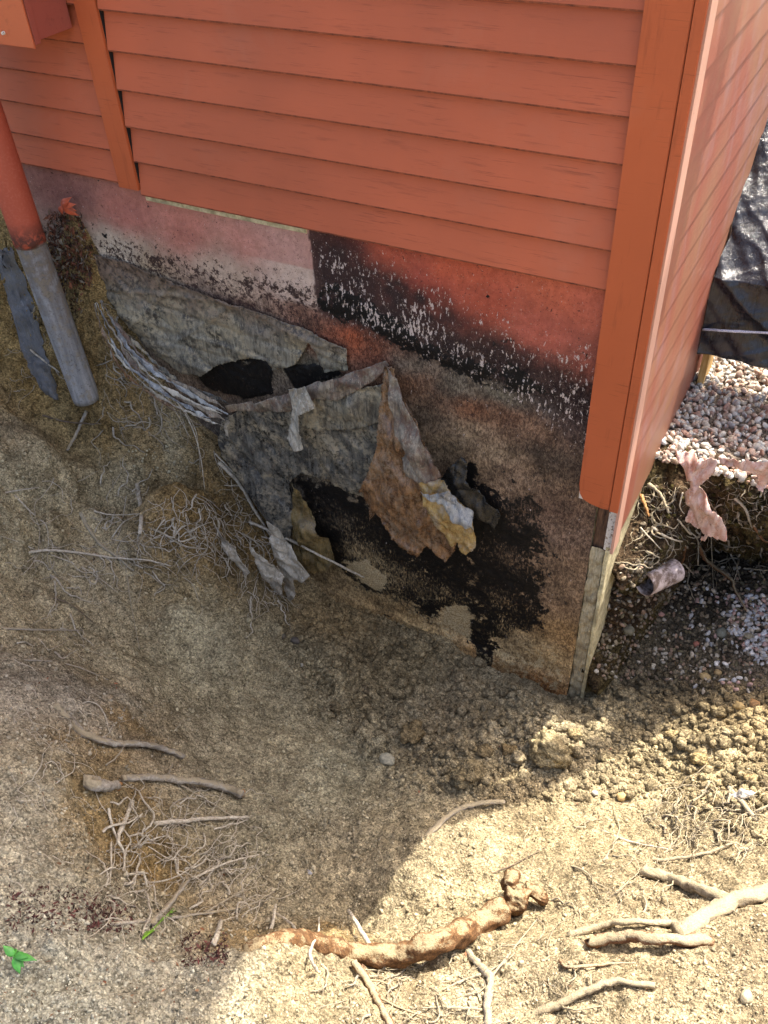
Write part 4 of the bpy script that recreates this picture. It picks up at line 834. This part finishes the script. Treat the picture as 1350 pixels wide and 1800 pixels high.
for P_, r_, m_, lb in [
    ([(1146,926,8),(1165,940,10),(1190,950,12),(1222,956,14)], .004, RP, 'pale knotty root on the dark bank above the drain pipe'),
    ([(1228,960,6),(1242,985,16),(1270,1007,22),(1287,1020,24),(1292,1037,20),(1312,1073,10)], .0085, RB, 'thickest brown root hanging from the dark bank to the gravel'),
    ([(1190,912,6),(1212,937,14),(1227,952,16),(1227,994,12)], .003, RP, 'thin root hanging left of the thick brown bank root'),
    ([(1125,927,6),(1142,945,8),(1162,966,6)], .0026, RP, 'thin root just above the drain pipe'),
    ([(1280,950,6),(1285,975,14),(1296,997,14),(1291,1019,10)], .0032, RP, 'pale wavy root right of the thick brown bank root'),
    ([(1250,942,6),(1252,987,16),(1254,1037,12)], .0018, RG, 'straight hair root in the middle of the dark bank'),
    ([(1292,876,6),(1310,895,12),(1322,928,10)], .0048, RG, 'grey root on the upper dark bank near the right edge'),
    ([(1340,890,6),(1338,930,8)], .003, RP, 'short vertical root at the right edge of the bank'),
    ([(1325,925,6),(1342,950,8),(1358,953,6)], .004, RB, 'brown root leaving the right edge of the bank'),
    ([(1200,866,6),(1195,890,10),(1203,903,8)], .0022, RP, 'hooked thin root left of the dangling pink scrap'),
    ([(1127,870,8),(1134,888,12),(1141,908,12)], .0055, M['wood_orange'], 'orange splintered stick beside the house corner'),
    ([(1140,850,6),(1160,868,10),(1176,902,12)], .007, RG, 'grey broken root under the upper gravel near the house'),
    ([(1240,868,10),(1258,905,18),(1250,925,18),(1266,946,20)], .002, RD, 'dark hair root lying over the dangling pink scrap'),
    ([(1188,1010,4),(1200,985,8),(1205,960,6)], .006, RB, 'reddish stump right of the drain pipe')]:
    root(P_, r_, m_, lb, 'root', seed=int(P_[0][0] + 3 * P_[0][1]))
# broken ends of the cut roots
def blob(name, px, py, lift, r, mat, label, cat, sq=(1, 1, 1), seed=0, parent=None, sub=3, amp=.35):
    bm = bmesh.new(); bmesh.ops.create_icosphere(bm, subdivisions=sub, radius=1)
    V_ = np.array([v.co[:] for v in bm.verts]); bm.faces.ensure_lookup_table(); F_ = np.array([[v.index for v in f.verts] for f in bm.faces]); bm.free()
    d = 1 + amp * (fbm(V_[:, 0] + seed, V_[:, 1] + V_[:, 2] * .7, 1.6, 4, seed) + .6 * fbm(V_[:, 1] - seed, V_[:, 2], 2.3, 3, seed + 3)); V_ = V_ * d[:, None] * np.array(sq) * r
    c = on_ground(px, py, lift); me = from_np(name, V_ + np.array(c), F_, mat, parent, True, colors=np.tile(STONEC.get(seed, (.3, .25, .16)), (len(V_), 1)))
    if label: tag(me, label, cat)
    return me
STONEC = {}
ROCKS = [(965,1318,.05,(.33,.28,.17),'largest soil covered boulder, half in the lit patch below the house corner','boulder'),(725,1288,.034,(.26,.20,.11),'rounded brown clod in the middle of the shaded pit','clod'),(820,1362,.042,(.25,.21,.13),'broad clod at the shadow edge above the curved grey stick','clod'),
(680,1335,.022,(.34,.32,.24),'pale grey stone left of the broad clod','stone'),(895,1322,.024,(.26,.20,.11),'brown clod left of the large boulder','clod'),(518,1126,.016,(.10,.085,.07),'dark round stone below the torn membrane','stone'),(497,1118,.011,(.12,.10,.07),'dark pebble touching the dark round stone','stone'),
(438,1090,.010,(.33,.29,.18),'pale pebble on the slope below the white tatters','stone'),(530,1169,.008,(.36,.33,.26),'whitish pebble below the dark round stone','stone'),(1240,1190,.016,(.40,.30,.15),'smooth yellow stone at the shade edge right of the corner','stone'),
(1299,1241,.015,(.45,.33,.15),'sunlit yellow cobble near the right edge','stone'),(1326,1238,.018,(.34,.20,.09),'rough orange stone beside the yellow cobble','stone'),(1230,1336,.020,(.40,.32,.17),'knobbly sunlit clod on the right slope','clod'),(1276,1287,.011,(.50,.44,.30),'small pale clod left below the yellow cobble','clod'),
(1046,1394,.008,(.36,.35,.30),'grey pebble below the diagonal shadow band','stone'),(1092,1400,.012,(.46,.33,.15),'flat yellow pebble right of the grey pebble','stone'),(1149,1171,.011,(.50,.46,.38),'white oval pebble below the dark gravel','stone'),(1268,1112,.018,(.17,.18,.15),'green grey stone in the white gravel patch','stone'),
(1317,1118,.012,(.28,.25,.18),'tan stone right of the green grey stone','stone'),(1162,1079,.009,(.45,.26,.22),'pink pebble below the drain pipe','stone'),(1225,1132,.011,(.38,.16,.12),'red stone in the middle of the dark gravel','stone'),(1105,1108,.018,(.15,.14,.10),'dull green stone in the dark soil near the house corner','stone'),
(1098,1220,.016,(.27,.23,.15),'clod in the sunlit rubble right of the corner','clod'),(590,1242,.022,(.22,.18,.11),'dark clod in the rubble left of the foundation foot','clod'),(852,1320,.020,(.24,.19,.11),'small clod between the two biggest clods','clod'),(1313,1752,.012,(.42,.36,.24),'tan pebble at the bottom right','stone'),
(640,1210,.015,(.21,.17,.11),'clod right of the dark clod','clod'),(1262,1182,.010,(.36,.26,.13),'small tan stone beside the smooth yellow stone','stone'),(1180,1290,.018,(.36,.29,.16),'sunlit clod on the diagonal shadow band','clod'),(1010,1290,.018,(.34,.28,.16),'clod right of the large boulder','clod'),(1060,1330,.014,(.30,.26,.16),'clod inside the diagonal shadow band','clod'),(1320,1370,.018,(.38,.30,.17),'clod above the crumpled white scrap','clod')]
for i, (a, b, r, c, lb, ct) in enumerate(ROCKS):
    STONEC[i + 100] = c; blob(ct if ct != 'stone' else 'stone', a, b, r * .5, r * 1.12, M['stone'] if ct == 'stone' else M['soil'], lb, ct, (random.uniform(.9, 1.25), random.uniform(.8, 1.1), random.uniform(.65, .9)), i + 100, sub=4 if r > .02 else 3, amp=.25 if ct == 'stone' else .6)
# white crumpled scrap on the right
k = NB('crumpled_white', .8); k.base(k.mix(k.ramp(k.noise(60, 5), .4, .6), (.35, .31, .25), (.62, .58, .50))); k.bump(k.noise(80, 4), .004, 1)
sc_ = blob('crumpled_scrap', 1305, 1400, .018, .026, k.m, 'crumpled whitish scrap at the right edge of the sunlit slope', 'scrap', (1, .8, .9), 7, amp=1.4)
# torn ends
ends = [blob('torn_end', 207, 1383, .016, .012, M['wood_orange'], None, None, (.7, 1, 1), 3, amp=1.2), blob('torn_end', 424, 1396, .026, .0125, M['wood_orange'], None, None, (.6, 1, 1), 4, amp=1.0)]
par = [o for o in bpy.data.objects if o.get('label', '').startswith(('stubby thick root stump', 'thick whitish root'))]
for e_, key in zip(ends, ('stubby thick root stump', 'thick whitish root')):
    for p_ in par:
        if p_['label'].startswith(key): e_.parent = p_; e_.matrix_parent_inverse = Matrix.Translation(-p_.location)

# hair roots: uncountable, one object per tangle
def hair(name, boxes, mat, label, cat, seed):
    r_ = random.Random(seed); VV = []; FF = []
    for (x0, y0, x1, y1, cnt, ln, ang, spread, rr, lift) in boxes:
        for i in range(cnt):
            x = r_.uniform(x0, x1); y = r_.uniform(y0, y1); a = math.radians(ang + r_.gauss(0, spread)); L = ln * r_.uniform(.4, 1.3); m = 7; pts = []
            for j in range(m):
                h = cast(x, y)
                if h is None or abs(h[0].y - .02) < .0015: break
                lf = lift * math.sin(3.1 * j / (m - 1)) * r_.uniform(.6, 1.2) + .001; pts.append(h[0] + h[1] * lf)
                a += r_.gauss(0, .5); x += math.cos(a) * L / m; y += math.sin(a) * L / m
            if len(pts) < 3 or any((pts[q + 1] - pts[q]).length > .09 for q in range(len(pts) - 1)): continue
            R0 = rr * r_.choice((.5, .6, .8, 1.0, 1.9)); o_, q_ = smooth_path(pts, [R0 * (1.25 - 1.0 * j / len(pts)) for j in range(len(pts))], 2, R0 * .5, i)
            v, f = tube_mesh(o_, q_, 4, .1, i); b = len(VV); VV += v; FF += [tuple(b + t for t in q) for q in f]
    o = from_np(name, VV, FF, mat); tag(o, label, cat, kind='stuff'); return o
hair('hair_roots', [(170,850,400,1000,80,75,60,60,.0014,.018),(40,930,330,1020,40,90,10,30,.0017,.006),(0,820,160,1180,34,90,20,40,.0014,.010),(300,860,420,960,45,70,80,25,.0017,.02),(430,930,500,1060,40,80,75,25,.0017,.02)], RP, 'hair roots hanging over the left bank', 'hair roots', 1)
hair('hair_roots', [(170,1430,330,1650,60,120,-25,30,.0015,.024),(300,1500,460,1640,50,100,-25,20,.0015,.026),(0,1200,160,1420,35,90,20,40,.0012,.008),(0,1450,250,1600,14,80,15,30,.001,.006),(180,1380,440,1560,45,80,30,60,.0013,.022)], RP, 'tangle of hair roots in the hollow at lower left', 'hair roots', 2)
hair('hair_roots', [(1120,1380,1320,1500,75,90,-20,45,.0017,.024),(900,1440,1300,1620,40,100,-15,50,.0012,.01),(700,1650,1000,1800,40,90,60,60,.0012,.008),(1040,1500,1200,1640,25,80,-25,40,.0012,.014),(560,1680,760,1800,26,80,60,50,.0014,.01)], RG, 'fine dry twigs scattered over the sunlit slope', 'dry twigs', 3)
hair('hair_roots', [(1110,850,1345,1000,110,60,90,45,.0017,.012),(1130,840,1345,960,60,50,30,90,.0009,.01)], RG, 'hair roots covering the dark bank on the right', 'hair roots', 4)
hair('hair_roots', [(330,790,470,960,50,110,62,14,.0022,.02),(180,520,400,760,110,80,55,18,.0019,.014),(180,640,330,760,30,70,50,20,.0017,.014),(0,500,120,700,22,60,60,40,.0012,.008)], RG, 'dry rootlets along the membrane edge on the left bank', 'hair roots', 5)

# leaf litter between conduit and wall, red leaf
def litter(name, regs, label, cols, seed, size=.012, kind='stuff', cat='leaf litter', flat=False):
    r_ = random.Random(seed); VV = []; FF = []; CC_ = []
    for (x0, y0, x1, y1, cnt, hh) in regs:
        for i in range(cnt):
            h = cast(r_.uniform(x0, x1), r_.uniform(y0, y1)); 
            if h is None: continue
            c = h[0] + h[1] * r_.uniform(.0, hh); a = Euler((r_.uniform(0, 6), r_.uniform(0, 6), r_.uniform(0, 6))).to_matrix(); L = size * r_.uniform(.4, 1.3); w = L * r_.uniform(.15, .45); b = len(VV)
            for p in ((-L, 0, 0), (0, w, L * .15), (L, 0, 0), (0, -w, L * .15)): VV.append(tuple(c + a @ Vector(p)))
            FF.append((b, b + 1, b + 2, b + 3)); cc_ = r_.choice(cols); k_ = r_.uniform(.6, 1.3); CC_ += [tuple(q * k_ for q in cc_)] * 4
    o = from_np(name, VV, FF, M['crumb'], None, False, colors=np.array(CC_)); tag(o, label, cat, kind=kind); return o
litter('leaf_litter', [(88,370,150,470,500,.03),(100,430,165,500,350,.03),(95,480,150,560,120,.015)], 'dark rotting leaf litter between the conduit and the wall', [(.05, .03, .022), (.10, .05, .03), (.16, .06, .035), (.22, .09, .05), (.30, .26, .2)], 5)
litter('moss_patch', [(10,1560,210,1640,420,.006),(150,1590,240,1640,200,.006),(320,1640,400,1700,220,.008),(160,930,165,990,10,.01)], 'dark red brown moss and needles on the near bank at lower left', [(.10, .035, .03), (.07, .03, .025), (.14, .06, .05)], 6, .007, cat='moss')
litter('ground_litter', [(0,1400,400,1800,260,.004),(300,1650,1350,1800,200,.004),(0,900,600,1400,160,.004),(700,1200,1350,1500,160,.004)], 'scattered bark crumbs and dry bits on the soil', [(.20, .12, .07), (.12, .09, .06), (.34, .28, .2), (.30, .13, .07)], 8, .006, cat='litter')
def leafmesh(L, w, lobes=0, curl=.2):
    m = 12; V_ = []; F_ = []
    for i in range(m + 1):
        t = i / m; ww = w * math.sin(math.pi * min(1, t * 1.02) ** .8) * (1 + (.35 * math.sin(t * lobes * 6.28) if lobes else 0)); ww = max(ww, .0003)
        for s in (-1, 0, 1): V_.append((t * L, s * ww, -curl * L * t * t + abs(s) * ww * .35))
    for i in range(m):
        for s in range(2): a = i * 3 + s; F_.append((a, a + 3, a + 4, a + 1))
    return V_, F_
def leaf_mat(name, c):
    k = NB(name, .45, .4); n = k.noise(60, 4); k.base(k.mix(k.ramp(n, .35, .65), tuple(x * .75 for x in c), tuple(x * 1.2 for x in c))); k.b.inputs['Transmission Weight'].default_value = 0
    return k.m
def add_leaf(name, base, dirv, L, w, mat, parent=None, lobes=0, up=(0, 0, 1)):
    V_, F_ = leafmesh(L, w, lobes); d = Vector(dirv).normalized(); u = Vector(up); s = d.cross(u).normalized(); n = s.cross(d)
    R_ = Matrix((d, s, n)).transposed(); V_ = [tuple(Vector(base) + R_ @ Vector(v)) for v in V_]; o = from_np(name, V_, F_, mat, parent); md = o.modifiers.new('t', 'SOLIDIFY'); md.thickness = .0006; return o
GM = leaf_mat('green_leaf', (.06, .24, .035)); GM2 = leaf_mat('lime_leaf', (.17, .34, .03)); RM_ = leaf_mat('red_leaf', (.48, .10, .045))
pb = on_ground(34, 1692, .004); sp_ = empty('seedling', tuple(pb), 'green seedling with pointed leaves at the lower left corner', 'seedling')
tube_obj('stem', [pb, pb + Vector((.002, -.002, .035))], [.0016, .0012], GM, sp_, 4, .0003, 6)
for tx, ty, L in ((6,1662,.032),(22,1665,.028),(33,1665,.022),(62,1685,.034),(48,1680,.028),(34,1712,.024),(42,1700,.022)):
    t = on_ground(tx, ty, .03); d = t - (pb + Vector((0, 0, .03))); add_leaf('leaf', pb + Vector((0, 0, .03)), d, max(.02, d.length), .0075, GM, sp_)
pb = on_ground(252, 1648, .006); sp_ = empty('grass_sprout', tuple(pb), 'lime green sprout with two narrow leaves in front of the slanting grey root', 'sprout')
for (ax0, ay0), (tx, ty), w in (((250,1652),(278,1618),.0075),((280,1622),(306,1592),.005),((300,1606),(319,1588),.010)):
    b0 = on_ground(ax0, ay0, .016); t = on_ground(tx, ty, .03); add_leaf('leaf', b0, t - b0, (t - b0).length, w, GM2, sp_)
tube_obj('stem', [on_ground(250,1652,.016), on_ground(280,1622,.03), on_ground(306,1596,.034)], [.0014, .0012, .001], GM2, sp_, 5, .0004, 6)
b0 = on_ground(96, 348, .05); rl = empty('dead_leaf', tuple(b0), 'red oak leaf on the litter behind the conduit', 'leaf')
for a, b in ((132,378),(118,350),(125,360),(128,370),(108,372)):
    t = on_ground(a, b, .055); add_leaf('leaf_lobe', on_ground(108, 362, .05), t - on_ground(108, 362, .05), (t - on_ground(108, 362, .05)).length + .01, .011, RM_, rl, 0, (0, -1, .3))
gl = on_ground(541, 1528, .006); gt = on_ground(560, 1565, .008); o = add_leaf('feather', gl, gt - gl, (gt - gl).length, .007, leaf_mat('grey_leaf', (.26, .26, .27)), None); tag(o, 'small grey leaf lying on the shaded sand left of the shadow edge', 'leaf')

# ------------------------------------------------------------------ stones and crumbs as stuff
def ico(sub):
    bm = bmesh.new(); bmesh.ops.create_icosphere(bm, subdivisions=sub, radius=1); V_ = np.array([v.co[:] for v in bm.verts]); F_ = np.array([[v.index for v in f.verts] for f in bm.faces]); bm.free(); return V_, F_
IC1, IC2 = ico(1), ico(2)
def scatter(name, P, Rr, cols, ic, label, cat, mat, flat=.7, seed=0, smooth=False, sharp=.25, parent=None):
    g = np.random.default_rng(seed); Vb, Fb = ic; n = len(P); nv = len(Vb)
    q = g.normal(size=(n, 4)); q /= np.linalg.norm(q, axis=1)[:, None]; w, x, y, z = q.T
    R_ = np.stack([1 - 2 * (y * y + z * z), 2 * (x * y - z * w), 2 * (x * z + y * w), 2 * (x * y + z * w), 1 - 2 * (x * x + z * z), 2 * (y * z - x * w), 2 * (x * z - y * w), 2 * (y * z + x * w), 1 - 2 * (x * x + y * y)], 1).reshape(n, 3, 3)
    s = np.stack([g.uniform(.8, 1.35, n), g.uniform(.65, 1.0, n), g.uniform(flat * .7, flat, n)], 1)
    var = g.integers(0, 12, n); shapes = 1 + sharp * (g.uniform(-1, 1, (12, nv)))
    VV = Vb[None] * shapes[var][:, :, None] * s[:, None, :]; VV = np.einsum('nij,nvj->nvi', R_, VV) * np.asarray(Rr)[:, None, None] + np.asarray(P)[:, None, :]
    FF = Fb[None] + (np.arange(n) * nv)[:, None, None]; C_ = np.repeat(np.asarray(cols)[:, None, :], nv, 1)
    o = from_np(name, VV.reshape(-1, 3), FF.reshape(-1, 3), mat, parent, smooth, colors=C_.reshape(-1, 3)); tag(o, label, cat, kind='stuff'); return o
def pick(cols, n, g, var=.2):
    c = np.array(cols)[g.integers(0, len(cols), n)]; return np.clip(c * g.uniform(1 - var, 1 + var, (n, 1)), 0, .85)
g = np.random.default_rng(3)
GRC = [(.42, .27, .21), (.50, .47, .42), (.58, .57, .53), (.44, .42, .39), (.50, .38, .31), (.34, .25, .21), (.58, .50, .40), (.42, .42, .42)]
n = 4800; px = np.stack([g.uniform(.125, 1.25, n), g.uniform(.43, 1.35, n), np.zeros(n)], 1)
px[:, 2] = -1.302 + g.uniform(-.004, .016, n) + .012 * fbm(px[:, 0], px[:, 1], 8, 3, 65)
r = .007 + .009 * g.random(n) ** 1.5; scatter('gravel_bed', px, r, pick(GRC, n, g), IC2, 'pink and grey crushed gravel on the upper yard', 'gravel', M['stone'], .62, 1, False, .13)
def pts_px(n, x0, y0, x1, y1, g, what='g', poly=None):
    out = []
    while len(out) < n:
        a, b = g.uniform(x0, x1), g.uniform(y0, y1)
        if poly and not pip(a, b, poly): continue
        h = cast(a, b, what)
        if h: out.append((h[0], h[1]))
    return out
def clump(lst, g, f=5.0, keep=.22):
    P = np.array([tuple(h_[0]) for h_ in lst]); m = fbm(P[:, 0], P[:, 1] + P[:, 2], f, 4, 99) + .35 * fbm(P[:, 0], P[:, 1], 24, 2, 98); u = g.random(len(P))
    return [h_ for h_, a_, b_ in zip(lst, m, u) if a_ > 0.0 or b_ < keep]
def put(lst, r, sink=.2): return np.array([np.array(h[0]) + np.array(h[1]) * rr * sink for h, rr in zip(lst, r)])
h = pts_px(700, 1270, 1045, 1470, 1190, g, 'g', [(1295,1050),(1470,1040),(1470,1180),(1330,1165),(1300,1130),(1276,1110),(1282,1075)]) + pts_px(160, 1210, 1030, 1470, 1215, g, 'g'); r = g.uniform(.006, .012, len(h))
scatter('gravel_patch', put(h, r, .4), r, pick([(.52, .53, .56), (.58, .57, .56), (.42, .42, .44), (.44, .30, .27), (.50, .44, .36)], len(h), g), IC2, 'pale gravel spilled at the foot of the dark bank', 'gravel', M['stone'], .65, 2, False, .13)
h = pts_px(1700, 1020, 900, 1380, 1215, g, 'any', [(1080,960),(1062,1030),(1100,985),(1380,1000),(1380,1225),(1240,1205)  ,(1020,1190)]); h = [q for q in h if q[0].y > .03]; r = g.uniform(.0035, .0100, len(h))
scatter('dark_gravel', put(h, r, .3), r, pick([(.10, .08, .055), (.15, .12, .085), (.07, .055, .04), (.20, .165, .115), (.26, .18, .13), (.14, .12, .07), (.36, .33, .28)], len(h), g, .3), IC2, 'dark muddy gravel between the house corner and the bank', 'gravel', M['stone'], .75, 3, True, .18)
def colour_at(P, k_=1.0):
    c = soil_col(P[:, 0], P[:, 1]); return c * k_
# rubble by the foundation foot
rp = [(470,1100),(600,1060),(760,1110),(960,1240),(1050,1170),(1200,1190),(1360,1220),(1360,1420),(1100,1380),(900,1400),(720,1360),(600,1300),(500,1220)]
h = clump(pts_px(420, 460, 1040, 1370, 1500, g, 'g', rp), g, 7, .3); r = np.array([.008 + .020 * g.random() ** 2.2 for _ in h]); P_ = put(h, r, .25)
scatter('rubble', P_, r, soil_col(P_[:, 0], P_[:, 1]) * g.uniform(.8, 1.15, (len(h), 1)), ico(3), 'rounded clods heaped along the foundation foot', 'rubble', M['soil'], .85, 8, True, .07)
RUB = [(560,1060),(700,1080),(880,1195),(1000,1245),(1050,1140),(1240,1200),(1360,1215),(1360,1500),(1150,1400),(900,1420),(700,1380),(560,1260),(470,1100)]
h = pts_px(5500, 450, 1050, 1370, 1500, g, 'g', RUB); r = np.array([.003 + .015 * g.random() ** 4.0 for _ in h]); P_ = put(h, r, .25)
scatter('soil_clods', P_, r, colour_at(P_, 1.0) * g.uniform(.7, 1.25, (len(h), 1)), IC2, 'clods and small stones on the pit floor', 'soil clods', M['soil'], .85, 4, True, .2)
h = clump(pts_px(36000, -40, 780, 1390, 1850, g, 'g'), g); r = np.array([.0017 + .0055 * g.random() ** 5 for _ in h]) ; P_ = put(h, r, .2)
d_ = np.linalg.norm(P_ - CP, axis=1); r = r * np.clip((d_ - 1.0) / 1.5, .42, 1.0); g.shuffle(g.random(3))
scatter('soil_crumbs', P_, r, colour_at(P_, 1.08) * g.uniform(.65, 1.4, (len(h), 1)), IC1, 'soil crumbs strewn over the slopes', 'soil crumbs', M['crumb'], .85, 5, False, .5)
h = pts_px(14000, -40, 1400, 1390, 1850, g, 'g'); r = np.array([.0010 + .0022 * g.random() ** 4 for _ in h]); P_ = put(h, r, .2)
lightc = np.where(g.random((len(h), 1)) < .3, 1.5, 1.0); scatter('sand_grains', P_, r, np.clip(colour_at(P_, 1.0) * lightc * np.where(g.random((len(h), 1)) < .25, .45, 1.0) * g.uniform(.7, 1.2, (len(h), 1)), 0, .8), IC1, 'coarse sand grains on the near bank', 'sand grains', M['crumb'], .9, 6, False, .5)
h = pts_px(900, 1110, 850, 1350, 1000, g, 'c'); r = np.array([.002 + .008 * g.random() ** 3 for _ in h]); P_ = put(h, r, .2)
scatter('bank_crumbs', P_, r, pick([(.07, .05, .03), (.12, .09, .055), (.20, .17, .13), (.09, .08, .03)], len(h), g, .3), IC2, 'crumbs and grit stuck in the dark bank', 'soil crumbs', M['soil'], .85, 7, True, .2)

# ------------------------------------------------------------------ beam and post added out of view to cast the diagonal shadow band
ZP = 0.78
def up(px, py, z, what='g'):
    q = cast(px, py, what)[0]; t = (z - q.z) / sd.z; return q + sd * t
def slab(name, pts, z0, z1, mat, parent):
    bm = bmesh.new(); a = [bm.verts.new((p[0], p[1], z0)) for p in pts]; b = [bm.verts.new((p[0], p[1], z1)) for p in pts]; bm.faces.new(a); bm.faces.new(b[::-1])
    for i in range(len(pts)): j = (i + 1) % len(pts); bm.faces.new((a[i], b[i], b[j], a[j]))
    return bm_obj(name, bm, mat, parent)
b0, b1 = up(930, 1385, ZP), up(1225, 1200, ZP); dv = b1 - b0; dv.z = 0; dv.normalize(); nv = Vector((-dv.y, dv.x, 0)) * .036
ba = b0 - dv * ((b0.x - .135) / dv.x); bb = b1 + dv * .9
pr = empty('added_shadow_beam', tuple(ba), 'added unseen beam and post that shape the diagonal shadow band', 'added_beam')
slab('added_beam', [ba - nv, bb - nv, bb + nv, ba + nv], ZP, ZP + .09, M['timber'], pr)
box('added_post', (bb.x - .045, bb.x + .045, bb.y - .045, bb.y + .045, -1.36, ZP - .003), M['timber'], pr, .003)
